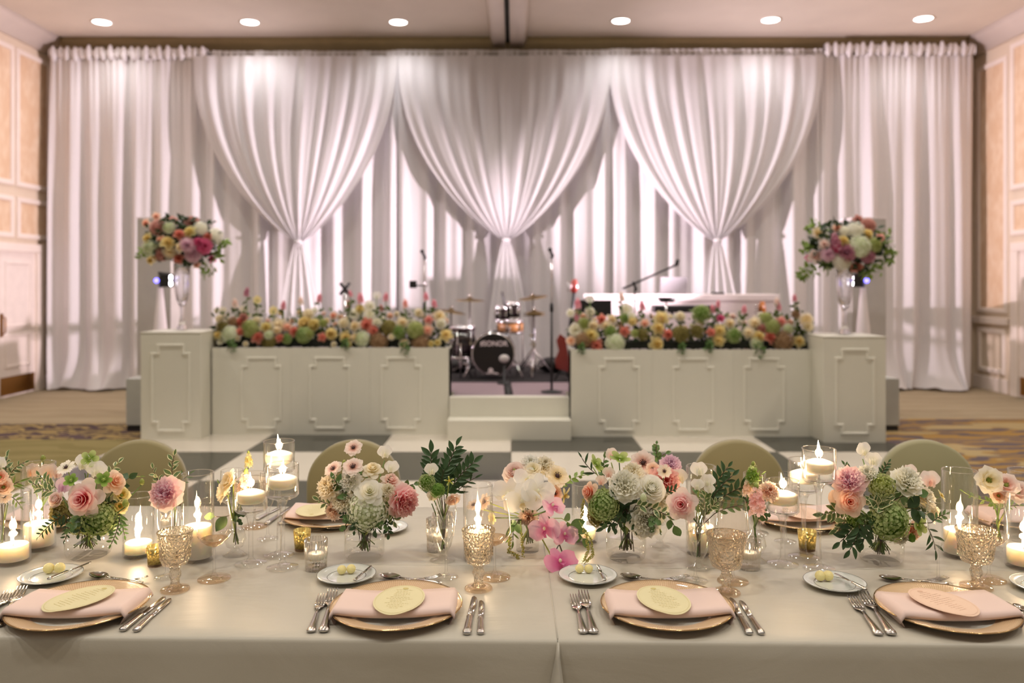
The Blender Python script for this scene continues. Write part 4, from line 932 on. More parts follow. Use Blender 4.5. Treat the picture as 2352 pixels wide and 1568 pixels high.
def fork_(a, b_, lb, z=TZ, name='table_fork'):
    t = thing(name, lb, 'fork', (0, 0, 0), 0, 'silver forks'); place(t, a, b_, z, .2)
    obj('handle', loftbar(HANDLE+[(.115, .0032, .008, .0022)]), M_silver, t)
    g = loftbar([(.112, .0032, .008, .0022), (.122, .006, .0075, .0018), (.130, .0105, .006, .0015), (.138, .0118, .0048, .0014), (.146, .0118, .0044, .0013)])
    for k in range(4):
        x = -.0093+.0062*k
        g.loft([[(x+dx+xx, y, zz+dz) for dx, dz in ((-w_, -.0011), (w_, -.0011), (w_, .0011), (-w_, .0011))] for y, zz, w_, xx in ((.144, .0044, .0021, 0), (.165, .0048, .0018, 0), (.185, .0072, .0015, 0), (.2, .0105, .0007, 0))])
    obj('head', g, M_silver, t)
def spoon_(a, b_, lb, z=TZ):      # a = handle end, b_ = bowl tip
    t = thing('dessert_spoon', lb, 'spoon', (0, 0, 0), 0, 'silver dessert spoons'); place(t, a, b_, z, .18)
    obj('handle', loftbar(HANDLE+[(.122, .0032, .008, .002)]), M_silver, t)
    def fn(u, v):
        y = .12+.06*u; w_ = .0175*sin(PI*min(1, (u*.93+.05)))**.75+.002; q = 2*v-1
        return (q*w_, y, .0105-.0085*sin(PI*u)**.8*(1-q*q)-.002*(1-u))
    def f2(u, v): p = fn(u, v); return (p[0]*.97, p[1], p[2]+.0012)
    obj('bowl', MB().grid(fn, 16, 10).grid(f2, 16, 10), M_silver, t)
bplate(117, 1322, 'white butter plate in front of the big rose jar', [(112, 1309, 12), (137, 1308, 12)], ((110, 1333), (209, 1292)), 'butter knife lying on the plate before the big rose jar')
bplate(796, 1321, 'white butter plate in front of the anemone jar', [(785, 1311, 10.5), (806.5, 1309, 10.5)], ((814, 1335), (853, 1300)), 'butter knife standing diagonal on the plate before the anemone jar')
bplate(1350, 1322, 'white butter plate beside the fallen pink orchids', [(1331, 1308, 10), (1352, 1308, 10)], ((1389, 1335), (1371, 1299)), 'butter knife on the plate beside the pink orchids')
bplate(1917, 1338, 'white butter plate before the tallest candle glass by the sweet pea jar', [(1884, 1326, 12), (1902, 1326, 12)], ((1990, 1356), (1916, 1318)), 'butter knife on the plate before the sweet pea jar')
bplate(2398, 1345, 'white butter plate cut by the photo edge near the blush card setting', [], None, '')
bplate(880, 1212, 'far side butter plate behind the anemone jar', [], None, '')
fork_((-40, 1445), (20, 1366), 'outer fork at the table end setting by the big rose jar'); fork_((-8, 1443), (52, 1357), 'inner fork beside the napkin by the big rose jar')
fork_((714, 1455), (741, 1373), 'outer dinner fork of the setting near the anemone jar'); fork_((743, 1455), (765, 1362), 'inner dinner fork touching the napkin near the anemone jar')
fork_((1341, 1458), (1319, 1374), 'outer dinner fork beside the tablecloth seam'); fork_((1364, 1458), (1339, 1366), 'inner dinner fork beside the tablecloth seam')
fork_((2020, 1462), (1956, 1377), 'outer dinner fork left of the blush card setting'); fork_((2049, 1462), (1981, 1368), 'inner dinner fork left of the blush card setting')
knife_((280, 1452), (378, 1373), 'inner dinner knife beside the tilted cream card setting'); knife_((311, 1453), (391, 1377), 'outer dinner knife beside the tilted cream card setting')
knife_((1072, 1460), (1088, 1373), 'broad dinner knife below the goblet near the orchids'); knife_((1104, 1459), (1104, 1382), 'narrow knife standing on edge below the goblet near the orchids')
knife_((1722, 1460), (1676, 1376), 'inner dinner knife touching the napkin before the white peony jar'); knife_((1750, 1460), (1699, 1382), 'outer dinner knife on the goblet side before the white peony jar')
knife_((2420, 1462), (2306, 1384), 'dinner knife cut by the photo edge beside the blush card setting')
spoon_((2400, 1440), (2330, 1392), 'spoon cut by the photo edge beside the blush card setting')
for a, b_, c_, d, w_ in (((325, 1343), (207, 1324), (235, 1346), (340, 1327), 'tilted cream card charger'), ((1015, 1344), (872, 1327), (880, 1346), (1013, 1326), 'charger near the anemone jar'),
                         ((1570, 1345), (1425, 1326), (1445, 1347), (1580, 1327), 'charger before the white peony jar'), ((2180, 1345), (2019, 1331), (2040, 1350), (2174, 1332), 'blush card charger')):
    spoon_(a, b_, 'dessert spoon lying above the '+w_, TZ+.001); fork_(c_, d, 'dessert fork lying above the '+w_, TZ+.004, 'dessert_fork')
knife_((590, 1195), (646, 1165), 'far side knife behind the tall candle glasses, nearer one'); knife_((612, 1206), (668, 1166), 'far side knife next to the far napkin near the candle glasses')
fork_((640, 1203), (786, 1218), 'far side dessert fork behind the gold votive', TZ, 'dessert_fork'); spoon_((690, 1224), (770, 1216), 'far side dessert spoon behind the gold votive')
fork_((1820, 1218), (1895, 1224), 'far side dessert fork behind the tall candle stems', TZ, 'dessert_fork'); spoon_((1850, 1226), (1925, 1219), 'far side dessert spoon behind the tall candle stems')
knife_((2272, 1200), (2208, 1168), 'far side knife behind the cylinder near the lisianthus'); fork_((2290, 1205), (2240, 1176), 'far side fork behind the cylinder near the lisianthus')
# ================================================================ FLOWERS
def petal(rb, rt, zb, zt, hw, curl=.1, point=.2, ruf=0, seed=0, nu=6, nv=4, cup=.12, wbase=.4, frill=0):
    def fn(i, j):
        u = 2*i-1; v = j; ve = v*(1-point*abs(u)**2.2)
        if frill: ve *= 1+frill*v*sin(u*11+seed)
        r = rb+(rt-rb)*ve; z = zb+(zt-zb)*ve**.65-curl*ve**4
        a = hw*u*(wbase+(1-wbase)*sin(PI*min(1, .12+.62*v)))
        r *= 1-cup*u*u
        if ruf: z += ruf*v*sin(u*6+seed); r += ruf*v*v*cos(u*7.5+seed*1.7)
        return (r*cos(a), r*sin(a), z)
    return MB().grid(fn, nu, nv)
# layers: (n, petal args, separate?)
KINDS = {
 'rose': [(5, dict(rb=.15, rt=1.05, zb=-.5, zt=.08, hw=.80, curl=.30, point=.5, cup=.0), 1), (5, dict(rb=.14, rt=.84, zb=-.45, zt=.34, hw=.84, curl=.3, point=.4, cup=.02), 1),
          (5, dict(rb=.12, rt=.60, zb=-.4, zt=.52, hw=1.0, curl=.18, point=.25, cup=.06), 0), (4, dict(rb=.1, rt=.42, zb=-.3, zt=.62, hw=1.1, curl=.08, point=.12, cup=.08), 0),
          (4, dict(rb=.06, rt=.27, zb=-.2, zt=.62, hw=1.2, curl=.0, point=.05, cup=.1), 0), (3, dict(rb=.02, rt=.13, zb=-.1, zt=.58, hw=1.5, curl=.0, point=.05), 0)],
 'peony': [(6, dict(rb=.2, rt=1.03, zb=-.55, zt=-.02, hw=.75, curl=.12, point=.12, ruf=.05), 1), (7, dict(rb=.18, rt=.92, zb=-.45, zt=.28, hw=.65, curl=.12, point=.1, ruf=.07), 1)]
          +[(n, dict(rb=.1, rt=r, zb=-.3, zt=z, hw=h_, curl=.03, point=.0, ruf=.08, frill=.07, seed=k), 0) for k, (n, r, z, h_) in enumerate(((9, .8, .44, .5), (9, .62, .56, .5), (8, .44, .62, .6), (6, .25, .64, .8)))],
 'peony_white': [],
 'ranunculus': [(6, dict(rb=.3, rt=.98, zb=-.55, zt=.1, hw=.85, curl=.12, point=.06, cup=.03, ruf=.03), 1), (6, dict(rb=.3, rt=.84, zb=-.5, zt=.34, hw=.85, curl=.08, point=.05, ruf=.03), 1)]
          +[(6, dict(rb=.2, rt=r, zb=-.3, zt=z, hw=.9, curl=.0, point=.03), 0) for r, z in ((.7, .48), (.57, .56), (.45, .6), (.34, .62), (.23, .62), (.12, .58))],
 'anemone': [(6, dict(rb=.08, rt=1.04, zb=-.1, zt=.16, hw=.72, curl=.06, point=.12, ruf=.05, frill=.05), 1), (6, dict(rb=.08, rt=.86, zb=-.06, zt=.26, hw=.66, curl=.03, point=.1, ruf=.05, frill=.06), 1)],
 'lisianthus': [(5, dict(rb=.08, rt=1.0, zb=-.7, zt=.12, hw=.9, curl=.14, point=.1, ruf=.06, frill=.05), 1), (5, dict(rb=.08, rt=.76, zb=-.6, zt=.28, hw=.95, curl=.05, point=.08, ruf=.05, frill=.05), 1), (4, dict(rb=.06, rt=.5, zb=-.5, zt=.34, hw=1.1, point=.05, curl=0, ruf=.04), 0)],
 'carnation': [(8, dict(rb=.1, rt=1.0, zb=-.5, zt=.0, hw=.55, curl=.08, point=.0, ruf=.09, frill=.1), 1)]+[(9, dict(rb=.1, rt=r, zb=-.4, zt=z, hw=.5, curl=.02, point=0, ruf=.1, frill=.1, seed=k), 0) for k, (r, z) in enumerate(((.86, .28), (.7, .46), (.5, .56), (.3, .6)))],
 'hellebore': [(5, dict(rb=.06, rt=1.02, zb=-.2, zt=.14, hw=.74, curl=-.05, point=.38, cup=.03), 1)],
 'star': [(5, dict(rb=.05, rt=1.05, zb=-.1, zt=.12, hw=.42, curl=.18, point=.75, cup=0), 1)],
 'cosmos': [(8, dict(rb=.1, rt=1.0, zb=-.08, zt=.1, hw=.42, curl=.02, point=.05, frill=.1, ruf=.04), 1)],
}
KINDS['peony_white'] = KINDS['peony']
CACHE = {}
def kind_meshes(kind):
    if kind in CACHE: return CACHE[kind]
    sep = []; heart = MB(); ph = 0
    for n, k, s in KINDS[kind]:
        if s: sep.append((n, ph, petal(**k).mesh('petal')))
        else:
            for i in range(n):
                g = petal(nu=5, nv=3, **k).xf(Matrix.Rotation(2*PI*i/n+ph+.12*sin(i*5), 4, 'Z')); heart.add(g.v, g.f)
        ph += PI/n*1.1
    whole = MB()
    for n, k, s in KINDS[kind]:
        for i in range(n):
            g = petal(nu=3, nv=3, **k).xf(Matrix.Rotation(2*PI*i/n+ph+.12*sin(i*5), 4, 'Z')); whole.add(g.v, g.f)
        ph += .6
    CACHE[kind] = (sep, heart.mesh('inner_petals') if heart.v else None, whole.mesh('bloom')); return CACHE[kind]
def hyd(n=120, seed=1, flat=.8):
    rr = random.Random(seed); g = MB()
    for i in range(n):
        z = 1-1.75*(i+.5)/n; a = i*2.39996; r = math.sqrt(max(0, 1-z*z)); d = Vector((r*cos(a), r*sin(a), z*flat)); nd = d.normalized()
        q = nd.to_track_quat('Z', 'Y').to_matrix().to_4x4(); s = rr.uniform(.19, .25); rot = rr.uniform(0, 1.5)
        for k in range(4):
            c = petal(.02, 1, 0, .12, .72, .12, .12, nu=2, nv=2, cup=.05)
            M2 = Matrix.Translation(d*rr.uniform(.84, 1.0)) @ q @ Matrix.Rotation(rot+PI/2*k, 4, 'Z') @ Matrix.Scale(s, 4); c.xf(M2); g.add(c.v, c.f)
    g.sphere((0, 0, 0), (.72, .72, .72*flat), 12, 8)
    return g.mesh('florets')
HYD = hyd(); HYD2 = hyd(80, 5, .7)
def leafmesh(w_=.25, bend=.12, nl=6, wavy=0, lobes=0):
    def fn(u, v):
        q = 2*u-1; wd = w_*sin(PI*min(.999, max(.001, v)))**.85*(1-.15*v)
        if lobes: wd *= 1+.35*sin(v*PI*lobes)
        return (q*wd, v, -bend*v*v+.06*abs(q)*wd/w_*2-.0+wavy*sin(v*12)*q*q)
    return MB().grid(fn, 2, nl).mesh('leaf')
LEAF = {'ruscus': leafmesh(.22, .15), 'pitto': leafmesh(.29, .15, 7, .05), 'fern': leafmesh(.18, .1, 4), 'round': leafmesh(.36, .2), 'lance': leafmesh(.12, .2, 5), 'ivy': leafmesh(.38, .15, 8, .03, 3)}
PM = lambda n, i, o, m=.45, t=.6: petal_mat('petal_'+n, i, o, m, t)
COL = {'pinkrose': PM('pink_rose', 'e65c6c', 'fdece4', .42), 'blush': PM('blush', 'f0c2b2', 'fdf0e8', .4), 'white': PM('white', 'f4f2da', 'fdfbf4', .4), 'cream': PM('cream', 'f4e4b4', 'fcf3e0', .5), 'creamy': PM('soft_cream', 'f5ebc8', 'fcf6e6', .5),
 'lilac': PM('lilac', 'e6bcd2', 'f6dce6', .5), 'peonypink': PM('peony_pink', 'f4cedb', 'fce4da', .75), 'coral': PM('coral', 'f29c94', 'fbd0c6', .5), 'coralpale': PM('coral_pale', 'f6b2b4', 'fde8e2', .8), 'peach': PM('peach', 'f2986e', 'fde4d0', .42), 'peachpale': PM('peach_pale', 'f5cdaa', 'fce8d6', .5),
 'green': PM('hellebore_green', '7fa03c', 'c6d692', .55), 'greendeep': PM('hellebore_deep', '5f8a34', '9fc06a', .6), 'chartreuse': petal_mat('petal_chartreuse', '9ca654', 'd0d69c', .92, .5, 1.1, 7), 'hydgreen': petal_mat('petal_hydrangea_green', '6f8f3c', 'cbd79a', .92, .5, 1.1, 7), 'hydwhite': petal_mat('petal_hydrangea_white', 'd3dcae', 'f8f9ea', .92, .5, 1.1, 7), 'antique': petal_mat('petal_antique_hydrangea', '857a48', 'aea468', .92, .5, 1.1, 7), 'hydcream': petal_mat('petal_hydrangea_cream', 'f6f3e2', 'fcfaf2', .92, .5, 1.1, 7),
 'yellow': PM('yellow', 'ecd47e', 'f7ebb8', .5), 'yellowcream': PM('pale_yellow', 'e8d273', 'f4ebb8', .5), 'coralrose': PM('coral_rose', 'd65a4c', 'f5b2a0', .45), 'dusty': PM('dusty_rose', 'bf7f76', 'deaca0', .6), 'mauve': PM('mauve', 'b8768c', 'd6a0b0', .6), 'hotpink': PM('hot_pink', 'de5a90', 'f092b6', .6), 'orchidwhite': PM('orchid_white', 'f8f5e8', 'fdfbf6', .3), 'orchidpink': PM('orchid_pink', 'e89cc0', 'f8d2e4', .45), 'orchidhot': PM('orchid_hot', 'da74a8', 'f0aacb', .5), 'tan': petal_mat('petal_tan_hydrangea', 'ac8d6c', 'c8aa88', .92, .5, 1.1, 7), 'rosepink': PM('soft_pink', 'e58aa0', 'f4bfc8', .5), 'stockpink': PM('stock_pink', 'edb0ae', 'f8d6ce', .5)}
M_stem = pm('flower_stem', '5f7a34', .5); M_stemd = pm('woody_stem', '4a3a26', .6); M_stemy = pm('pale_stem', '93a14c', .5); M_ctr = pm('dark_centre', '3c1a14', .6); M_ctry = pm('yellow_centre', 'c9a53a', .6); M_ctrg = pm('green_centre', '93a84a', .6)
L_dk = leaf_mat('leaf_dark', '3f5a34'); L_md = leaf_mat('leaf_mid', '64834a'); L_var = leaf_mat('leaf_variegated', '6d8450', 'e8e2b4'); L_lt = leaf_mat('leaf_light', '86a04c'); L_ye = leaf_mat('leaf_yellow', 'b6ab52')
SEPAL = MB()
for k in range(5):
    g = petal(.05, .62, -.55, -.5, .35, .12, .7, nu=2, nv=3).xf(Matrix.Rotation(2*PI*k/5, 4, 'Z')); SEPAL.add(g.v, g.f)
SEPAL = SEPAL.mesh('sepals')
BUDM = MB().lathe([(0, -1), (.5, -.8), (.72, -.2), (.62, .4), (.3, .85), (0, 1)], 10).mesh('bud')
CTR = MB().sphere((0, 0, .18), (.19, .19, .13), 10, 7)
for k in range(14): CTR.tube([(.1*cos(k*2.4), .1*sin(k*2.4), .2), (.3*cos(k*2.4), .3*sin(k*2.4), .3)], [.014, .03], 4)
CTR = CTR.mesh('centre')
def orchid_meshes():
    if 'orchid' in CACHE: return CACHE['orchid']
    lat = MB().grid(lambda u, v: (v*1.02, (2*u-1)*.62*sin(PI*min(.999, .08+.80*v))**.7, .16*v*v+.1*(2*u-1)**2*v), 6, 6).mesh('petal')
    sepl = MB().grid(lambda u, v: (v*.98, (2*u-1)*.34*sin(PI*min(.999, .08+.8*v))**.8, -.06+.02*v), 4, 5).mesh('sepal')
    lip = MB()
    for sgn in (-1, 1): lip.grid(lambda u, v: (-.05-.30*v, sgn*(.02+.18*sin(PI*v)*(.3+u*.7)), .1+.25*v+.12*u), 3, 4)
    lip.grid(lambda u, v: (-.1-.42*v, (2*u-1)*.13*(1-.4*v), .18+.12*sin(PI*v)), 3, 4)
    CACHE['orchid'] = (lat, sepl, lip.mesh('lip'), MB().sphere((.05, 0, .16), (.12, .08, .14), 8, 6).mesh('column')); return CACHE['orchid']
def sweetpea_meshes():
    if 'sweetpea' in CACHE: return CACHE['sweetpea']
    std = MB().grid(lambda u, v: ((2*u-1)*.95*sin(PI*min(.999, .05+.72*v))**.6, .15+.35*(1-(2*u-1)**2)*v-.1*v+.06*sin(u*14)*v, -.45+1.35*v*(1-.18*abs(2*u-1)**3*1)+.07*sin(u*10)*v), 10, 5).mesh('standard_petal')
    wing = MB().grid(lambda u, v: ((.06+.36*v)*(1), -.12-.25*u*sin(PI*v)-.1*v, -.5+.75*u+.1*sin(v*8)), 5, 4).mesh('wing_petal')
    CACHE['sweetpea'] = (std, wing, MB().sphere((0, -.2, -.15), (.1, .16, .3), 8, 6).mesh('keel')); return CACHE['sweetpea']
def stock_mesh():
    rr = random.Random(4); g = MB()
    for i in range(22):
        a = i*2.4; z = -1+2*i/21; r = .42*(1-.45*max(0, z)); c = Vector((r*cos(a), r*sin(a), z))
        q = (c-Vector((0, 0, z-.25))).normalized().to_track_quat('Z', 'Y').to_matrix().to_4x4(); s = .42*(1-.5*max(0, z))
        for k in range(5):
            p = petal(.05, 1, -.1, .2, .6, .1, .05, .06, k, nu=3, nv=2).xf(Matrix.Translation(c) @ q @ Matrix.Rotation(2*PI*k/5+i, 4, 'Z') @ Matrix.Scale(s, 4)); g.add(p.v, p.f)
    return g.mesh('florets')
STOCK = stock_mesh(); rnd = random.Random(11)
def orient(d, spin=0.): return (Vector(d).normalized().to_track_quat('Z', 'Y').to_matrix() @ Matrix.Rotation(spin, 3, 'Z')).to_euler()
class Vase: pass
def flower(V, kind, col, px, py, rp, dy, label, facing=None, stem=True, grp=None, cat='flower'):
    Y = V.Y+dy; c = P(px, py, Y); R_ = rp*Y/F; m = COL[col]
    d = Vector(facing) if facing else ((c-V.heart).normalized()*1.15+Vector((0, -.5, .5)))
    names = {'peony_white': 'peony', 'orchid': 'orchid_bloom', 'sweetpea': 'sweet_pea', 'star': 'lily_flower', 'stock': 'stock_flower', 'hyd': 'hydrangea', 'hyd2': 'hydrangea', 'bud': 'flower_bud'}
    up = kind in ('stock', 'sweetpea', 'bud')
    t = thing(names.get(kind, kind), label, cat, c, 0, grp or V.group)
    t.rotation_euler = (orient(d, rnd.uniform(0, 6)) if not up else (rnd.uniform(-.25, .25), 0, rnd.uniform(-.5, .5) if not facing else facing[0]))
    t.scale = (R_,)*3
    if kind in KINDS:
        sep, heart, wh = kind_meshes(kind)
        for n, ph, me in sep:
            for i in range(n): obj('petal', me, m, t, rot=(rnd.uniform(-.06, .06), rnd.uniform(-.07, .07), 2*PI*i/n+ph+rnd.uniform(-.06, .06)))
        if heart: obj('inner_petals', heart, m, t)
        if kind in ('anemone', 'cosmos', 'hellebore', 'star', 'lisianthus'):
            obj('centre', CTR, {'anemone': M_ctr, 'cosmos': M_ctr if col != 'yellowcream' else M_ctry, 'hellebore': M_ctrg, 'star': M_ctry, 'lisianthus': M_ctrg}[kind], t, scale=(1.0 if kind != 'lisianthus' else .8), loc=(0, 0, -.3 if kind == 'lisianthus' else (-.05 if kind == 'anemone' else -.1)))
        if kind == 'ranunculus': obj('centre', BUDM, m if rp > 33 else M_ctrg, t, loc=(0, 0, .42), scale=(.16, .16, .14))
        if kind in ('rose', 'lisianthus', 'ranunculus', 'anemone'): obj('sepals', SEPAL, M_stem, t)
    elif kind in ('hyd', 'hyd2'): obj('florets', HYD if kind == 'hyd' else HYD2, m, t)['kind'] = 'stuff'
    elif kind == 'stock': obj('florets', STOCK, m, t); obj('bud_tip', BUDM, M_stemy, t, loc=(0, 0, 1.15), scale=.28)
    elif kind == 'bud': obj('bud', BUDM, m, t); obj('sepals', SEPAL, M_stem, t, loc=(0, 0, -.4), scale=.9)
    elif kind == 'orchid':
        lat, sp, lip, colm = orchid_meshes()
        t.rotation_euler = (Vector(d).normalized().to_track_quat('Z', 'Y')).to_euler()
        up_ = rnd.uniform(-.3, .3)
        for a in (up_, PI+up_): obj('petal', lat, m, t, rot=(0, 0, a))
        for a in (PI/2+up_, PI/2+2.2+up_, PI/2-2.2+up_): obj('sepal', sp, m, t, rot=(0, 0, a))
        obj('lip', lip, COL['cream'] if col == 'orchidwhite' else COL['orchidhot'], t, rot=(0, 0, PI/2+up_)); obj('column', colm, COL['white'], t, rot=(0, 0, PI/2+up_))
    elif kind == 'sweetpea':
        a, wg, kl = sweetpea_meshes(); obj('standard_petal', a, m, t); obj('wing_petal', wg, m, t); obj('wing_petal', wg, m, t, scale=(-1, 1, 1)); obj('keel', kl, m, t)
    if stem and V.foot is not None:
        back = c-(t.rotation_euler.to_matrix() @ Vector((0, 0, 1)))*R_*(.5 if not up else .9)
        k = rnd.uniform(-1, 1); k2 = rnd.uniform(-1, 1)
        nk = V.neck+Vector((k*V.rn*.7, k2*V.rn*.6, 0)); ft = V.foot+Vector((-k*V.rf*.75, -k2*V.rf*.7, rnd.uniform(.0, .02)))
        pts = [back, (back+nk)/2*.5+nk*.5, nk, ft] if V.simple else [back, back*.4+nk*.6, nk, ft]
        inv = (Matrix.LocRotScale(t.location, t.rotation_euler, t.scale)).inverted()
        g = MB().tube(pts, .0024 if rp > 25 else .0017, 6).xf(inv); obj('stem', g, M_stem if rnd.random() > .25 else M_stemy, t)
    return t
def sprig(V, kind, lm, a, b_, n, lp, dy, label, dy2=None, sm=None, bow=.12, side=None, root=True, name='leaf_sprig', cat='foliage'):
    A = P(a[0], a[1], V.Y+dy); B = P(b_[0], b_[1], V.Y+(dy if dy2 is None else dy2)); L = lp*V.Y/F
    t = thing(name, label, cat, A, 0, V.group)
    ax = B-A; pr = ax.cross(Vector((0, 1, 0))).normalized(); ctrl = A+ax*.5+pr*bow*ax.length
    q = lambda s: (A*(1-s)**2+ctrl*2*s*(1-s)+B*s*s)
    pts = [q(k/8)-A for k in range(9)]
    if root and V.foot is not None: pts = [V.foot+Vector((rnd.uniform(-.5, .5)*V.rf, rnd.uniform(-.5, .5)*V.rf, .005))-A, V.neck+Vector((rnd.uniform(-.5, .5)*V.rn, 0, 0))-A]+pts
    obj('stem', MB().tube(pts, .0013, 5), sm or M_stemd, t)
    me = LEAF[kind]
    for i in range(n):
        s = (i+.6)/n; p = q(s)-A; tg = (q(min(1, s+.05))-q(max(0, s-.05))).normalized()
        sd = 1 if i % 2 else -1
        if i == n-1: dr = tg; p = q(1)-A
        else:
            sv = tg.cross(Vector((0, -1, 0))).normalized()*sd
            if kind in ('pitto', 'round', 'ivy'): sv = (Matrix.Rotation(rnd.uniform(-1.1, 1.1), 3, tg) @ sv)
            dr = (tg*(.75 if kind in ('ruscus', 'lance') else .55)+sv*.8+Vector((0, rnd.uniform(-.3, .1), rnd.uniform(-.1, .25)))).normalized()
        nrm = Vector((rnd.uniform(-.4, .4), -1, rnd.uniform(.0, .8)))
        xv = dr.cross(nrm).normalized(); zv = xv.cross(dr)
        M3 = Matrix((xv, dr, zv)).transposed()
        obj('leaf', me, lm, t, loc=p, rot=M3.to_euler(), scale=L*1.22*rnd.uniform(.75, 1.15)*(1-.25*s))
    return t
def vase(px, py, lb, kind, rpx, pyt, name='glass_jar', water=.55):
    V = Vase(); c = TP(px, py); s = F/c.y; r = rpx/s; h = H-(pyt-YH)*c.y/F-TZ
    V.Y = c.y; V.group = None; V.simple = kind != 'jar'
    t = thing(name, lb, 'vase', c, 0, None)
    if kind == 'jar':
        obj('wall', MB().lathe([(r*.82, .004), (r*.94, .007), (r, .02), (r, h*.72), (r*.97, h*.86), (r*.86, h*.96), (r*.84, h)], 56), G_thin, t)
        obj('base', MB().lathe([(0, 0), (r*.8, 0), (r*.93, .005), (r*.975, .018), (r*.9, .017), (r*.6, .013), (0, .012)], 56), G_solid, t)
        obj('water', MB().lathe([(r*.975, .02), (r*.975, h*.68), (r*.95, h*.675), (0, h*.675)], 56), G_water, t)
        V.neck = c+Vector((0, 0, h)); V.rn = r*.7; V.foot = c+Vector((0, 0, .02)); V.rf = r*.7
    elif kind == 'ribcyl':
        fn = lambda rr, z, a: rr*(1+.02*cos(34*a))
        obj('wall', MB().lathe([(r, .012), (r, h)], 136, fn), G_rib, t); obj('base', MB().lathe([(0, 0), (r*.98, 0), (r, .013), (0, .013)], 68, fn), G_solid, t)
        obj('water', MB().lathe([(r*.97, .014), (r*.97, h*.8), (0, h*.8)], 40), G_water, t)
        V.neck = c+Vector((0, 0, h)); V.rn = r*.7; V.foot = c+Vector((0, 0, .02)); V.rf = r*.7
    elif kind == 'tulip':
        pr = [(.0, .014), (.15, .015), (.35, .022), (.7, .045), (.95, .08), (1, .105), (.9, .14), (.68, h*.8), (.62, h)]
        obj('wall', MB().lathe([(a*r, b_) for a, b_ in pr], 44), G_thin, t)
        obj('foot', MB().lathe([(r*1.0, .0005), (r*1.02, .002), (r*.4, .007), (r*.3, .016), (0, .018)], 40), G_foot, t)
        obj('water', MB().lathe([(.1*r, .018), (r*.68, .045), (r*.93, .08), (r*.97, .1), (0, .1)], 36), G_water, t)
        V.neck = c+Vector((0, 0, h*.85)); V.rn = r*.5; V.foot = c+Vector((0, 0, .03)); V.rf = r*.3
    elif kind == 'ball':
        zb = .02
        pr = [(.35*r, zb), (.75*r, zb+.006), (r, zb+r*.85), (.85*r, zb+r*1.5), (.48*r, zb+r*2.0), (.40*r, zb+r*2.5), (.42*r, h*.95), (.55*r, h)]
        obj('wall', MB().lathe(pr, 44), G_thin, t)
        obj('foot', MB().lathe([(r*1.08, .0005), (r*1.1, .002), (r*.5, .012), (r*.35, zb+.001), (0, zb+.001)], 40, lambda q, z, a: q*(1+.01*cos(24*a))), G_foot, t)
        obj('water', MB().lathe([(.7*r, zb+.008), (.96*r, zb+r*.85), (.82*r, zb+r*1.45), (0, zb+r*1.45)], 36), G_water, t)
        V.neck = c+Vector((0, 0, h*.9)); V.rn = r*.22; V.foot = c+Vector((0, 0, zb+.006)); V.rf = r*.4
    V.heart = V.neck+Vector((0, .01, .03)); V.thing = t; return V
# ================================================================ BOUQUETS
def bouquet(V, cx, cy, R_, grp, fl, sp):
    V.group = grp; V.heart = P(cx, cy+R_*.25, V.Y+.035)
    for f in fl:
        kind, col, px, py, rp, lb = f[:6]; off = f[6] if len(f) > 6 else 0; fc = f[7] if len(f) > 7 else None
        d = math.hypot(px-cx, py-cy)/R_
        flower(V, kind, col, px, py, rp, -.085*math.sqrt(max(0, 1-d*d))+off, lb, fc)
    if not V.simple:
        nx = XV+V.neck.x*F/V.neck.y; ny = YH+(H-V.neck.z)*F/V.neck.y; wh = grp.replace('cut flowers in the ', '')
        for sd, wd in ((-1, 'left-hand'), (1, 'right-hand')):
            sprig(V, 'ivy', L_md, (nx+sd*8, ny-26), (nx+sd*44, ny-2), 7, 19, -.075, 'short leaf sprig over the rim of the %s, %s side' % (wh, wd), bow=.15*sd)
            sprig(V, 'pitto', L_dk, (nx+sd*2, ny-34), (nx+sd*22, ny+10), 7, 17, -.085, 'dark leaf sprig dipping over the rim of the %s, %s side' % (wh, wd), bow=.1*sd)
    for s in sp:
        kind, lm, a, b_, n, lp, dy, lb = s[:8]; kw = s[8] if len(s) > 8 else {}
        sprig(V, kind, lm, a, b_, n, lp, dy, lb, **kw)
J1, J2, J3, J4, OR = 'big rose jar', 'blush anemone jar', 'white peony jar', 'sweet pea jar', 'orchid vase'
V = vase(203, 1275, 'clear round glass jar of water holding the big pink rose', 'jar', 50, 1216)
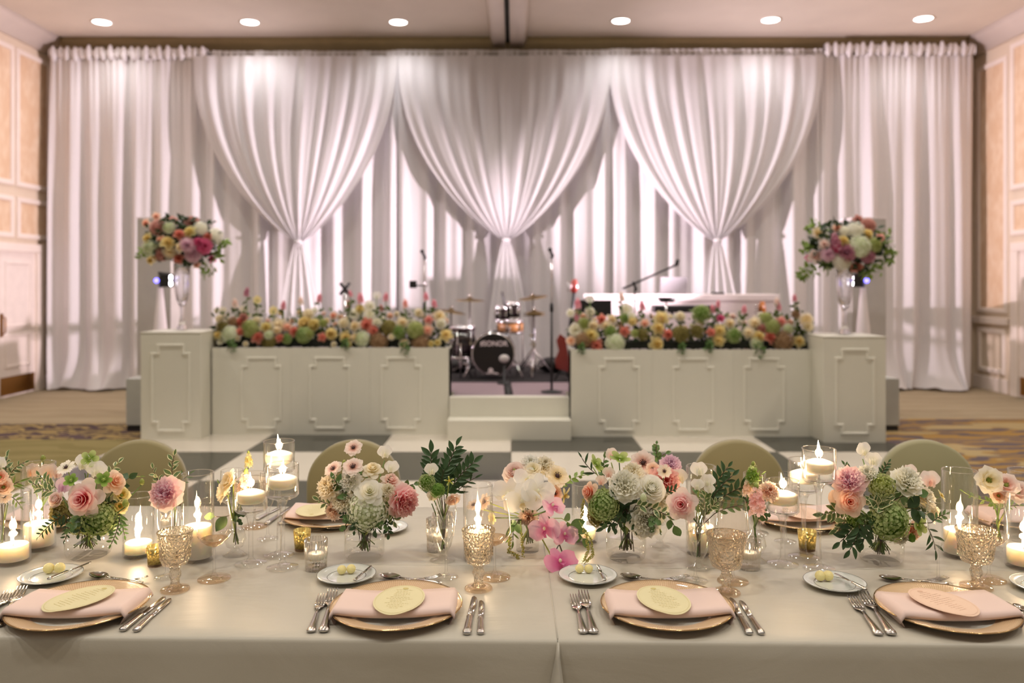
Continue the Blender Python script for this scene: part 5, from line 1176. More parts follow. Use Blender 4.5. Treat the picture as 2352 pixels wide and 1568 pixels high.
bouquet(V, 205, 1125, 95, 'cut flowers in the big rose jar', [
 ('rose', 'pinkrose', 192, 1145, 46, 'biggest pale pink rose with deep pink heart, facing front', -.02, (-.05, -1, .15)),
 ('ranunculus', 'blush', 129, 1146, 20, 'closed blush ranunculus beside the biggest rose'),
 ('sweetpea', 'lilac', 146, 1118, 24, 'lilac ruffled sweet pea above the closed ranunculus'),
 ('cosmos', 'white', 152, 1074, 21, 'white flower with small dark eye in the big rose jar'),
 ('hellebore', 'green', 206, 1053, 20, 'topmost green hellebore in the big rose jar', .02, (.4, -.8, .3)),
 ('hellebore', 'greendeep', 163, 1103, 17, 'cupped green hellebore below the dark-eyed white flower', -.02),
 ('hellebore', 'greendeep', 238, 1101, 19, 'deep green hellebore beside the cream rose in the big rose jar', -.02),
 ('sweetpea', 'white', 192, 1066, 24, 'white sweet pea behind the topmost hellebore', .03),
 ('sweetpea', 'white', 222, 1082, 24, 'white sweet pea between the two upper hellebores', .03),
 ('rose', 'peachpale', 263, 1106, 30, 'pale peach rose turned sideways beside the biggest rose', .0, (.8, -.5, .5)),
 ('lisianthus', 'yellowcream', 280, 1136, 20, 'pale yellow bloom at the outer edge of the big rose jar', 0),
 ('lisianthus', 'yellow', 276, 1162, 20, 'yellow bloom below the pale yellow one in the big rose jar', 0),
 ('bud', 'chartreuse', 326, 1106, 8, 'small yellow green bud reaching toward the pink peony'),
 ('bud', 'chartreuse', 288, 1155, 10, 'plump green bud hanging by the yellow blooms', -.05),
 ('hyd', 'hydgreen', 228, 1190, 44, 'green hydrangea head under the biggest rose', .0, (.1, -.9, -.15)),
 ('hyd2', 'antique', 140, 1177, 30, 'olive antique hydrangea under the closed ranunculus', .01),
 ('hyd2', 'chartreuse', 183, 1203, 28, 'yellow green hydrangea clump at the lip of the big rose jar', .01)],
 [('pitto', L_var, (128, 1130), (76, 1110), 9, 20, -.03, 'cream-edged leafy sprig reaching toward the table end'),
  ('pitto', L_var, (130, 1120), (92, 1092), 8, 18, .0, 'upper cream-edged sprig beside the lilac sweet pea'),
  ('fern', L_dk, (150, 1180), (90, 1232), 15, 17, -.06, 'feathery dark frond drooping before the tall pillar candle', dict(bow=-.1)),
  ('fern', L_dk, (150, 1190), (150, 1238), 11, 14, -.05, 'short feathery frond drooping by the jar wall', dict(bow=.2)),
  ('fern', L_md, (276, 1180), (256, 1248), 15, 16, -.06, 'feathery green frond drooping on the candle side of the big rose jar', dict(bow=.1)),
  ('fern', L_md, (265, 1180), (286, 1228), 12, 14, -.05, 'second feathery frond drooping on the candle side of the big rose jar'),
  ('round', L_var, (245, 1110), (272, 1062), 6, 18, .03, 'pale-veined leaf sprig over the cream rose', dict(sm=M_stemy)),
  ('round', L_dk, (255, 1135), (296, 1098), 4, 26, -.01, 'broad dark leaves beside the pale peach rose'),
  ('pitto', L_dk, (230, 1165), (262, 1150), 7, 20, -.06, 'dark leaves between the biggest rose and yellow blooms'),
  ('lance', L_lt, (262, 1130), (322, 1094), 4, 14, .02, 'thin arching stem with light leaves near the yellow green bud', dict(sm=M_stemy, bow=.3))])
V = vase(8, 1268, 'slim clear bud vase at the table end behind the candle', 'tulip', 22, 1140)
bouquet(V, 5, 1090, 60, 'cut flowers in the bud vase at the table end', [
 ('lisianthus', 'peachpale', 8, 1118, 22, 'peach bloom at the table end behind the short candle'), ('lisianthus', 'peach', 0, 1095, 18, 'deeper peach bloom at the table end'),
 ('sweetpea', 'white', 2, 1066, 18, 'white sweet pea topping the vase at the table end'), ('cosmos', 'peachpale', 10, 1140, 16, 'dark-eyed peach bloom lowest at the table end')],
 [('pitto', L_var, (18, 1110), (16, 1050), 10, 20, 0, 'upright cream-edged sprig at the table end'), ('pitto', L_var, (20, 1100), (56, 1062), 9, 16, 0, 'arching cream-edged sprig at the table end', dict(bow=.25)),
  ('lance', L_lt, (20, 1120), (44, 1106), 5, 22, -.02, 'long yellow green leaves at the table end'), ('fern', L_lt, (26, 1140), (46, 1160), 6, 18, .02, 'drooping light leaves at the table end')])
V = vase(98, 1240, 'small bud vase hidden behind the taller table end cylinder', 'ball', 18, 1160)
bouquet(V, 98, 1100, 50, 'peach flowers behind the taller cylinder', [
 ('sweetpea', 'peachpale', 74, 1084, 22, 'peach sweet pea seen through the taller cylinder glass'), ('sweetpea', 'peachpale', 112, 1086, 22, 'peach sweet pea behind the cylinder rim'),
 ('sweetpea', 'blush', 132, 1090, 16, 'blush sweet pea between cylinder and white dark-eyed flower'), ('bud', 'chartreuse', 99, 1052, 8, 'tiny green bud above the taller cylinder rim')],
 [('pitto', L_var, (100, 1120), (86, 1080), 7, 18, 0, 'cream-edged sprig behind the taller cylinder')])
V = vase(402, 1282, 'slim clear bud vase holding the single pink peony', 'ball', 20, 1165)
bouquet(V, 385, 1130, 60, 'stems in the pink peony bud vase', [
 ('peony', 'peonypink', 383, 1133, 42, 'single pink lilac peony above the gold votive', -.04, (-.15, -.9, .45))],
 [('pitto', L_var, (398, 1110), (400, 1046), 8, 19, .02, 'upright cream-edged sprig over the single pink peony'), ('pitto', L_var, (372, 1115), (352, 1076), 7, 18, .02, 'short cream-edged sprig over the pink peony on the rose side'),
  ('lance', L_md, (408, 1120), (436, 1088), 5, 20, .03, 'narrow green leaves between the pink peony and tall cylinder')])
V = vase(540, 1273, 'round bodied bud vase holding the white lisianthus', 'ball', 25, 1192)
bouquet(V, 535, 1130, 60, 'stems in the round bud vase', [
 ('lisianthus', 'cream', 524, 1103, 28, 'upper cream lisianthus in the round bud vase', 0, (-.7, -.6, .5)), ('lisianthus', 'creamy', 508, 1131, 26, 'lower cream lisianthus opening toward the tall cylinder', 0, (-.95, -.5, .1)),
 ('stock', 'peachpale', 562, 1112, 26, 'peach stock behind the shortest candle glass', .03), ('stock', 'yellowcream', 571, 1056, 15, 'yellow budded tip rising above the round bud vase', .03)],
 [('round', L_md, (532, 1182), (494, 1186), 2, 30, -.02, 'single broad green leaf on the round bud vase stem', dict(root=False)), ('ivy', L_dk, (535, 1170), (548, 1190), 5, 20, -.02, 'dark leaves at the neck of the round bud vase'),
  ('lance', L_lt, (530, 1140), (505, 1112), 4, 14, -.01, 'thin pale leaves between the two cream lisianthus', dict(root=False, sm=M_stemy))])
V = vase(837, 1280, 'clear round glass jar of water holding the blush anemones', 'jar', 46, 1208)
bouquet(V, 840, 1130, 110, 'cut flowers in the blush anemone jar', [
 ('anemone', 'blush', 812, 1029, 21, 'topmost blush anemone with dark eye', .03, (-.05, -.75, .7)), ('anemone', 'blush', 766, 1077, 22, 'dark-eyed blush anemone over the cream carnation', .0),
 ('anemone', 'blush', 811, 1073, 25, 'dark-eyed blush anemone below the topmost one', -.01), ('rose', 'creamy', 856, 1078, 25, 'soft white rose among the anemones', .02, (.1, -.5, .8)),
 ('sweetpea', 'white', 884, 1041, 19, 'upper white sweet pea of the anemone jar', .03), ('sweetpea', 'white', 899, 1075, 19, 'lower white sweet pea of the anemone jar', .02),
 ('rose', 'white', 849, 1129, 36, 'open white garden rose facing front in the anemone jar', -.01), ('carnation', 'cream', 757, 1118, 33, 'cream ruffled carnation on the votive side of the anemone jar', 0),
 ('carnation', 'white', 804, 1103, 30, 'white ruffled carnation under the dark-eyed anemones', .02), ('carnation', 'peachpale', 768, 1172, 24, 'peach bloom drooping under the cream carnation', .01),
 ('carnation', 'creamy', 786, 1150, 28, 'soft cream bloom between peach bloom and white hydrangea', .01), ('hyd', 'hydwhite', 845, 1172, 48, 'large pale green white hydrangea over the jar lip', .01, (.1, -.95, -.1)),
 ('carnation', 'creamy', 891, 1125, 18, 'small cream bloom beside the big pink peony', 0), ('peony', 'coralpale', 925, 1150, 42, 'big pink peony turned toward the ruscus vase', .0, (.75, -.62, -.1)),
 ('rose', 'blush', 898, 1104, 26, 'pale pink rose behind the big pink peony', .03, (.3, -.4, .8)), ('bud', 'chartreuse', 791, 1062, 7, 'small green bud beside the upper anemones')],
 [('pitto', L_md, (802, 1140), (768, 1100), 10, 22, -.07, 'green leaf sprig crossing the cream and white blooms'), ('pitto', L_md, (800, 1110), (842, 1086), 7, 16, -.04, 'short green sprig under the soft white rose'),
  ('pitto', L_var, (775, 1160), (733, 1148), 8, 18, -.03, 'cream-edged sprig reaching over the far menu card'), ('ruscus', L_dk, (815, 1192), (785, 1172), 9, 17, -.07, 'narrow dark leaves over the jar lip, votive side'),
  ('pitto', L_var, (880, 1150), (905, 1196), 12, 20, -.06, 'cream-edged sprig between hydrangea and big peony'), ('pitto', L_dk, (885, 1185), (892, 1226), 8, 17, -.05, 'dark leaves hanging over the anemone jar side'),
  ('round', L_md, (930, 1120), (950, 1112), 3, 18, 0, 'small leaves beyond the big pink peony'), ('lance', L_dk, (840, 1195), (868, 1215), 7, 14, -.07, 'thin dark leaves at the anemone jar lip')])
V = vase(1017, 1286, 'footed tulip-shaped glass vase holding dark ruscus', 'tulip', 28, 1190)
bouquet(V, 1015, 1110, 60, 'stems in the tulip-shaped vase', [
 ('sweetpea', 'white', 991, 1081, 18, 'white bloom at the side of the upright ruscus', -.01), ('hyd2', 'hydgreen', 980, 1108, 21, 'small green hydrangea on the peony side of the ruscus', 0), ('hyd2', 'greendeep', 1005, 1126, 18, 'small deep green hydrangea below the ruscus', 0),
 ('lisianthus', 'peachpale', 1040, 1147, 20, 'peach ruffled bloom hanging over the champagne flute', -.02, (.3, -.7, -.5)), ('sweetpea', 'creamy', 993, 1141, 17, 'cream bloom hanging below the small green hydrangeas', 0), ('star', 'chartreuse', 1032, 1104, 12, 'small yellow spidery bloom in the dark ruscus', -.02)],
 [('ruscus', L_dk, (1012, 1140), (990, 1040), 18, 31, 0, 'upright ruscus branch leaning toward the pink peony'), ('ruscus', L_dk, (1020, 1140), (1048, 1024), 19, 32, 0, 'tallest upright ruscus branch of the tulip-shaped vase'),
  ('ruscus', L_dk, (1025, 1140), (1088, 1062), 18, 30, 0, 'ruscus branch leaning toward the orchid vase'), ('lance', L_dk, (1040, 1140), (1090, 1098), 8, 26, .02, 'low thin branch of narrow dark leaves toward the orchids'),
  ('ruscus', L_dk, (1015, 1140), (1020, 1078), 17, 31, -.02, 'short dense ruscus branch in the middle of the tulip-shaped vase')])
V = vase(1212, 1263, 'ribbed clear cylinder vase holding the white and pink orchids', 'ribcyl', 26, 1190)
bouquet(V, 1215, 1120, 100, 'cut flowers in the orchid vase', [
 ('orchid', 'orchidwhite', 1168, 1133, 38, 'white orchid bloom closest to the amber wine glass', -.03, (-.55, -.85, .05)), ('orchid', 'orchidwhite', 1200, 1148, 43, 'white orchid bloom lowest in the middle', -.06, (-.1, -1, -.25)),
 ('orchid', 'orchidwhite', 1233, 1128, 42, 'white orchid bloom closest to the pink orchids', -.05, (.4, -.9, .1)), ('orchid', 'orchidwhite', 1212, 1100, 32, 'upper white orchid bloom under the blush ranunculus', -.02, (0, -.8, .6)),
 ('ranunculus', 'blush', 1184, 1087, 32, 'blush ranunculus topping the orchid vase', .02), ('carnation', 'white', 1218, 1066, 26, 'white ruffled bloom at the very top of the orchid vase', .03), ('lisianthus', 'creamy', 1224, 1076, 22, 'cream tulip-like bloom in front of the top white one', 0, (0, -.6, .8)),
 ('carnation', 'creamy', 1250, 1070, 27, 'cream ruffled bloom beside the top white one', .03), ('anemone', 'cream', 1279, 1094, 29, 'open cream bloom with stamens facing the white peony jar', 0), ('anemone', 'peach', 1273, 1133, 21, 'peach dark-eyed bloom under the open cream one', .01),
 ('star', 'yellow', 1297, 1138, 22, 'yellow pointed bloom above the pink orchids', .02, (.6, -.6, -.2)), ('carnation', 'peachpale', 1214, 1186, 24, 'peach bloom tucked under the white orchids', .04),
 ('cosmos', 'peachpale', 1088, 1160, 18, 'peach bloom seen side-on in front of the cylinder candle', .0, (-.2, -.3, .6)), ('cosmos', 'peachpale', 1114, 1152, 20, 'peach bloom above the flame near the amber wine glass', .0), ('cosmos', 'yellowcream', 1131, 1190, 15, 'small pale yellow bloom behind the amber wine glass', .0),
 ('orchid', 'orchidpink', 1268, 1163, 32, 'topmost pink orchid bloom, seen from the side', -.07, (.5, -.5, .65)), ('orchid', 'orchidpink', 1252, 1214, 37, 'pink orchid bloom facing front', -.09, (-.3, -.95, .1)),
 ('orchid', 'orchidpink', 1296, 1228, 32, 'pink orchid bloom on the candle side of the front one', -.09, (.3, -.8, .5)), ('orchid', 'orchidhot', 1286, 1292, 40, 'lowest deep pink orchid bloom touching the butter plate', -.16, (.25, -.65, .75))],
 [('round', L_md, (1190, 1195), (1184, 1205), 4, 22, -.05, 'green leaves under the white orchids'), ('round', L_md, (1290, 1190), (1338, 1236), 7, 28, -.06, 'broad green leaf branch behind the pink orchids', dict(sm=M_stemy)),
  ('pitto', L_lt, (1278, 1122), (1345, 1090), 10, 17, .02, 'light green vine bridging orchids and white peony jar', dict(sm=M_stemy, bow=.15)), ('lance', L_lt, (1172, 1195), (1178, 1240), 7, 22, -.04, 'hanging light leaves beside the amber wine glass')])
def strand(V, pts, dys, lb, rpx=4):
    pp = [P(x, y, V.Y+d) for (x, y), d in zip(pts, dys)]; t = thing('amaranth_strand', lb, 'flower', pp[0], 0, V.group)
    path = []
    for i in range(len(pp)-1):
        for k in range(12): path.append(pp[i].lerp(pp[i+1], k/12)-pp[0])
    obj('stem', MB().tube(path, .0012, 5), M_stemy, t); g = MB(); rr = random.Random(len(path)); r_ = rpx*V.Y/F
    for p in path[8:]:
        for k in range(5):
            v = Vector((rr.uniform(-1, 1), rr.uniform(-1, 1), rr.uniform(-1, 1))).normalized()*r_*.95; g.sphere(p+v, r_*rr.uniform(.22, .42), 5, 4)
    obj('tassel', g, L_ye, t)['kind'] = 'stuff'
strand(V, [(1172, 1196), (1171, 1240), (1169, 1268), (1190, 1276), (1186, 1300)], [-.05, -.06, -.07, -.08, -.09], 'green amaranth tassel trailing onto the cloth by the amber wine glass')
strand(V, [(1196, 1196), (1199, 1240), (1202, 1278)], [-.07, -.08, -.08], 'green amaranth tassel hanging before the ribbed vase')
sp = MB(); c0 = P(1266, 1168, V.Y-.06)
t = thing('orchid_spray', 'dark arching orchid stem carrying the pink blooms', 'flower', c0, 0, V.group)
obj('stem', MB().tube([P(1230, 1185, V.Y)-c0, P(1258, 1180, V.Y-.05)-c0, P(1268, 1205, V.Y-.07)-c0, P(1284, 1248, V.Y-.09)-c0, P(1294, 1275, V.Y-.13)-c0], .0022, 6).tube([P(1284, 1250, V.Y-.09)-c0, P(1274, 1268, V.Y-.12)-c0], .0016, 5).tube([P(1294, 1268, V.Y-.12)-c0, P(1304, 1274, V.Y-.13)-c0], .0016, 5), M_stemd, t)
V = vase(1438, 1281, 'clear round glass jar of water holding the white peonies', 'jar', 46, 1203)
bouquet(V, 1440, 1130, 105, 'cut flowers in the white peony jar', [
 ('hellebore', 'green', 1370, 1066, 24, 'green hellebore seen side-on over the peach rose', .01, (.6, -.4, .6)), ('hellebore', 'green', 1424, 1052, 25, 'topmost green hellebore of the white peony jar', .02, (.1, -.35, .9)), ('sweetpea', 'blush', 1405, 1046, 18, 'blush round petal bloom behind the topmost hellebore', .04),
 ('peony_white', 'hydcream', 1436, 1116, 40, 'big white peony in the centre of its jar', -.0), ('ranunculus', 'white', 1495, 1122, 37, 'white many-petalled ranunculus beside the big white peony', -.01), ('peony_white', 'creamy', 1455, 1087, 28, 'creamy white peony behind the big one', .03),
 ('carnation', 'creamy', 1520, 1148, 28, 'cream bloom between white ranunculus and the big coral rose', .01), ('peony_white', 'hydcream', 1482, 1193, 45, 'large white peony hanging over the jar lip, rose side', -.02, (.2, -.95, -.05)), ('rose', 'peach', 1354, 1130, 26, 'peach rose hanging on the orchid side', .0, (-.7, -.5, .2)),
 ('sweetpea', 'blush', 1398, 1088, 16, 'small blush bloom between hellebore and white peony', .01), ('sweetpea', 'blush', 1381, 1106, 15, 'small blush bloom above the green hydrangea', .01), ('hyd', 'hydgreen', 1386, 1160, 38, 'green hydrangea head on the candle side of the white peony jar', -.0),
 ('hyd2', 'antique', 1372, 1185, 26, 'olive hydrangea low on the candle side of the white peony jar', .02), ('bud', 'hydwhite', 1478, 1142, 11, 'round green white bud before the white ranunculus', -.05)],
 [('ruscus', L_dk, (1422, 1150), (1418, 1108), 8, 17, -.09, 'small dark-leaved twig before the big white peony'), ('ivy', L_dk, (1410, 1165), (1446, 1172), 12, 26, -.06, 'cluster of dark leaves in the middle of the white peony jar'), ('ivy', L_dk, (1430, 1150), (1450, 1190), 9, 26, -.05, 'dark leaves over the jar mouth of the white peonies'),
  ('pitto', L_var, (1460, 1160), (1536, 1186), 14, 20, -.10, 'cream-edged branch trailing over the hanging white peony', dict(bow=.12)), ('ivy', L_md, (1500, 1176), (1500, 1206), 5, 20, -.11, 'lobed green leaves over the hanging white peony'), ('round', L_md, (1528, 1180), (1548, 1206), 3, 28, -.08, 'long green leaf at the end of the trailing branch'),
  ('ruscus', L_dk, (1412, 1196), (1388, 1212), 5, 20, -.07, 'dark leaves pointing down at the candle side of the jar'), ('pitto', L_md, (1390, 1100), (1388, 1052), 7, 18, .0, 'upright green sprig between the two hellebores'), ('lance', L_dk, (1372, 1090), (1337, 1052), 5, 24, .0, 'thin dark leaf tip beyond the side-on hellebore'),
  ('ruscus', L_dk, (1520, 1140), (1556, 1122), 8, 15, -.04, 'little dark twig before the coral peony')])
strand(V, [(1346, 1128), (1338, 1160), (1336, 1192)], [-.02, -.03, -.03], 'green amaranth tassel beside the hanging peach rose')
strand(V, [(1330, 1195), (1346, 1230), (1352, 1262), (1338, 1292)], [-.05, -.07, -.09, -.12], 'inner amaranth tassel trailing to the butter plate', 3.5)
strand(V, [(1334, 1200), (1358, 1240), (1362, 1274), (1342, 1293)], [-.05, -.07, -.09, -.12], 'outer amaranth tassel trailing to the butter plate', 3.5)
V = vase(1515, 1252, 'small footed bud vase behind the white peony jar', 'tulip', 24, 1190)
bouquet(V, 1525, 1100, 60, 'cut flowers in the bud vase behind the white peony jar', [
 ('peony', 'coral', 1526, 1106, 40, 'coral pink peony behind the white ranunculus', -.02, (.1, -.85, .4)), ('peony', 'lilac', 1540, 1068, 27, 'lilac pink peony above the coral one', .02), ('anemone', 'blush', 1477, 1063, 29, 'open blush flower with dark eye above the creamy peony', -.01, (-.25, -.95, .25)),
 ('anemone', 'peachpale', 1500, 1078, 18, 'small blush bloom beside the open dark-eyed one', .0), ('cosmos', 'creamy', 1526, 1082, 17, 'white open flower lying on the coral peony', -.08), ('sweetpea', 'creamy', 1560, 1098, 22, 'cream sweet pea on the flute side of the coral peony', -.03)],
 [('round', L_md, (1512, 1060), (1508, 1020), 12, 12, .02, 'fine leafy twig standing highest above the coral peony'), ('pitto', L_md, (1514, 1052), (1528, 1042), 3, 14, .02, 'single side leaf below the highest twig', dict(root=False))])
V = vase(1604, 1303, 'footed tulip-shaped vase holding white sweet peas and ruscus', 'tulip', 28, 1200)
bouquet(V, 1600, 1140, 70, 'stems in the sweet pea and ruscus vase', [
 ('rose', 'pinkrose', 1566, 1158, 38, 'coral hearted peach rose beside the white peony jar', -.01, (-.35, -.9, .25)), ('sweetpea', 'white', 1606, 1081, 22, 'topmost white sweet pea against the tall cylinder', 0), ('sweetpea', 'white', 1626, 1107, 19, 'white sweet pea beside the dark ruscus', 0), ('sweetpea', 'white', 1602, 1116, 17, 'white sweet pea above the coral hearted rose', 0), ('sweetpea', 'white', 1630, 1125, 14, 'smallest white sweet pea among ruscus leaves', 0)],
 [('ruscus', L_dk, (1625, 1160), (1672, 1072), 15, 25, .02, 'upright dark ruscus branch against the olive chair'), ('ruscus', L_dk, (1625, 1170), (1712, 1116), 14, 26, .02, 'dark ruscus branch leaning toward the pink stock'), ('ruscus', L_dk, (1625, 1165), (1682, 1092), 12, 24, 0, 'middle dark ruscus branch over the wine glass'),
  ('pitto', L_var, (1618, 1170), (1630, 1112), 12, 19, -.03, 'cream-edged sprig in front of the ruscus'), ('pitto', L_var, (1616, 1190), (1650, 1150), 10, 19, -.02, 'cream-edged sprig low beside the wine glass'), ('pitto', L_md, (1612, 1180), (1605, 1125), 8, 18, 0, 'green sprig under the topmost white sweet pea'), ('ruscus', L_md, (1640, 1180), (1706, 1160), 8, 22, .0, 'low ruscus twig seen through the wine glass')])
V = vase(1735, 1287, 'round bodied bud vase of pink stock behind the ribbed votive', 'ball', 25, 1200)
bouquet(V, 1735, 1130, 60, 'stems in the pink stock bud vase', [
 ('stock', 'stockpink', 1738, 1150, 30, 'pink stock spike hanging over the ribbed votive', -.02), ('stock', 'hydgreen', 1728, 1090, 24, 'green budded stock tip above the pink stock', 0), ('carnation', 'peachpale', 1766, 1128, 25, 'cream peach carnation beside the shortest candle glass', .0), ('stock', 'peachpale', 1718, 1120, 20, 'peach stock beside the green budded tip', .02)],
 [('ivy', L_dk, (1730, 1180), (1712, 1140), 8, 22, 0, 'dark leaves under the pink stock, ruscus side'), ('ivy', L_md, (1735, 1185), (1755, 1182), 7, 20, -.02, 'green leaves at the neck of the pink stock vase'), ('lance', L_lt, (1728, 1110), (1748, 1090), 6, 16, -.01, 'thin light leaves at the green stock tip', dict(root=False))])
V = vase(2023, 1287, 'clear round glass jar of water holding the green hydrangea', 'jar', 50, 1207)
bouquet(V, 2025, 1140, 115, 'cut flowers in the sweet pea jar', [
 ('peony', 'peonypink', 1952, 1106, 40, 'pink peony above the apricot rose', .0), ('carnation', 'hydcream', 1992, 1090, 26, 'white ruffled bloom beside the pink peony', .02), ('rose', 'peach', 1951, 1152, 36, 'apricot rose facing front under the pink peony', -.02, (-.2, -.95, .25)), ('bud', 'peachpale', 1915, 1142, 18, 'apricot bud on the candle side of the apricot rose', 0),
 ('sweetpea', 'white', 1984, 1036, 21, 'highest white sweet pea of all on the table', .02), ('sweetpea', 'white', 2006, 1058, 20, 'second highest white sweet pea on the same stem', .02), ('hyd2', 'chartreuse', 2024, 1116, 32, 'yellow green hydrangea at the top of its jar', .01), ('peony_white', 'hydcream', 2082, 1105, 38, 'large white peony against the sage chair', .01),
 ('peony_white', 'creamy', 2122, 1143, 30, 'cream peony next to the large white one', .02), ('carnation', 'creamy', 2142, 1178, 24, 'cream bloom behind the champagne flute', .03), ('sweetpea', 'blush', 2094, 1086, 21, 'blush sweet pea behind the large white peony', .03), ('sweetpea', 'blush', 2136, 1105, 25, 'larger blush sweet pea reaching toward the tall cylinder', .03),
 ('cosmos', 'yellowcream', 2162, 1138, 15, 'small pale yellow flower over the champagne flute', 0), ('hyd', 'hydgreen', 2042, 1195, 48, 'large green hydrangea over the jar lip', .0, (.1, -.95, -.1)), ('hyd2', 'hydgreen', 1966, 1193, 28, 'smaller green hydrangea under the apricot rose', .01), ('hellebore', 'green', 2112, 1206, 24, 'green hellebore hanging by the champagne flute', -.02),
 ('carnation', 'peach', 2098, 1218, 24, 'peach bloom under the hanging hellebore', .02), ('carnation', 'creamy', 2068, 1230, 22, 'cream bloom at the jar lip under the green hydrangea', .02), ('bud', 'greendeep', 2095, 1234, 11, 'small green bud under the peach bloom', -.03)],
 [('pitto', L_var, (2015, 1170), (2034, 1132), 14, 26, -.09, 'cream-edged leaf cluster in the middle of the green hydrangea'), ('pitto', L_var, (2035, 1170), (2000, 1150), 12, 24, -.09, 'second cream-edged leaf cluster beside the apricot rose'), ('pitto', L_var, (2030, 1150), (2050, 1112), 10, 22, -.06, 'upright cream-edged sprig before the large white peony'),
  ('round', L_md, (2050, 1150), (2106, 1134), 5, 34, -.06, 'broad green leaves under the large white peony'), ('round', L_dk, (2080, 1165), (2128, 1180), 6, 30, -.05, 'dark broad leaves toward the champagne flute'), ('ruscus', L_dk, (1975, 1200), (1952, 1262), 10, 30, -.08, 'dark ruscus hanging down over the jar side'), ('ruscus', L_dk, (1985, 1200), (1982, 1246), 7, 27, -.08, 'short dark ruscus hanging beside the longer one'),
  ('ruscus', L_dk, (1965, 1195), (1930, 1244), 8, 26, -.06, 'dark ruscus hanging toward the tallest candle glass'), ('pitto', L_var, (1935, 1165), (1892, 1180), 10, 24, -.03, 'cream-edged branch reaching toward the candle glasses'), ('pitto', L_var, (1945, 1190), (1922, 1215), 8, 22, -.04, 'cream-edged sprig under the branch toward the candle glasses'),
  ('ruscus', L_dk, (2022, 1098), (2040, 1062), 9, 14, .02, 'thin dark twig standing before the sage chair'), ('ruscus', L_dk, (1955, 1085), (1940, 1068), 5, 18, .02, 'small dark leaves behind the pink peony'), ('ruscus', L_md, (2140, 1200), (2172, 1180), 8, 17, -.05, 'striped green leaves inside the champagne flute outline'), ('lance', L_dk, (2130, 1210), (2148, 1262), 6, 26, -.04, 'long dark leaf hanging behind the champagne flute')])
V = vase(2293, 1272, 'round bodied bud vase of lisianthus by the table end cylinder', 'ball', 25, 1190)
bouquet(V, 2300, 1120, 65, 'stems in the lisianthus vase', [
 ('lisianthus', 'creamy', 2273, 1102, 33, 'large cream lisianthus facing front', -.02, (-.15, -.95, .2)), ('lisianthus', 'blush', 2312, 1112, 30, 'blush lisianthus beside the large cream one', 0), ('lisianthus', 'blush', 2338, 1128, 30, 'blush lisianthus cut by the photo edge', .01), ('lisianthus', 'peachpale', 2294, 1138, 20, 'small peach lisianthus under the cream one', 0)],
 [('pitto', L_lt, (2282, 1152), (2212, 1128), 9, 12, 0, 'light budded sprig reaching over the wine glass', dict(sm=M_stemy)), ('pitto', L_lt, (2290, 1160), (2272, 1150), 7, 14, .01, 'light leaves under the small peach lisianthus'), ('lance', L_lt, (2296, 1170), (2340, 1160), 8, 16, .01, 'light leaves under the blush lisianthus')])
# ================================================================ STAGE FLORALS (blooms fixed in foam: one arrangement each)
L_bk = leaf_mat('leaf_deep', '2a3f1e'); L_b2 = leaf_mat('leaf_olive', '5a6a34')
def bloom(t, kind, col, px, py, rp, Y, base):
    c = P(px, py, Y)-base; s = rp*Y/F
    nm = {'peony_white': 'peony', 'stock': 'stock_flower', 'hyd': 'hydrangea', 'hyd2': 'hydrangea', 'sweetpea': 'sweet_pea'}.get(kind, kind)
    if kind in KINDS: me = kind_meshes(kind)[2]; rot = orient((rnd.uniform(-.5, .5), -1, rnd.uniform(-.1, .7)), rnd.uniform(0, 6))
    elif kind == 'stock': me = STOCK; rot = (rnd.uniform(-.2, .2), rnd.uniform(-.3, .3), 0)
    elif kind == 'sweetpea': me = sweetpea_meshes()[0]; rot = (0, 0, rnd.uniform(-.5, .5))
    else: me = HYD if kind == 'hyd' else HYD2; rot = orient((rnd.uniform(-.4, .4), -1, .3))
    obj(nm, me, COL[col], t, loc=c, rot=rot, scale=s)
    return c
def leafmass(t, pts, n, L, lm, seed, base, name='foliage'):
    rr = random.Random(seed); g = MB(); lf = LEAF['pitto']; vv = [v.co.copy() for v in lf.vertices]; ff = [tuple(p.vertices) for p in lf.polygons]
    for i in range(n):
        px, py, Y, sx, sy, sz = pts[i % len(pts)]
        c = P(px+rr.uniform(-sx, sx), py+rr.uniform(-sy, sy), Y+rr.uniform(-sz, sz))-base
        M2 = Matrix.Translation(c) @ orient((rr.uniform(-1, 1), rr.uniform(-1, .2), rr.uniform(-.6, 1))).to_matrix().to_4x4() @ Matrix.Rotation(rr.uniform(0, 6), 4, 'Z') @ Matrix.Scale(L*rr.uniform(.6, 1.2), 4)
        g.add([M2 @ v for v in vv], ff)
    obj(name, g, lm, t)['kind'] = 'stuff'
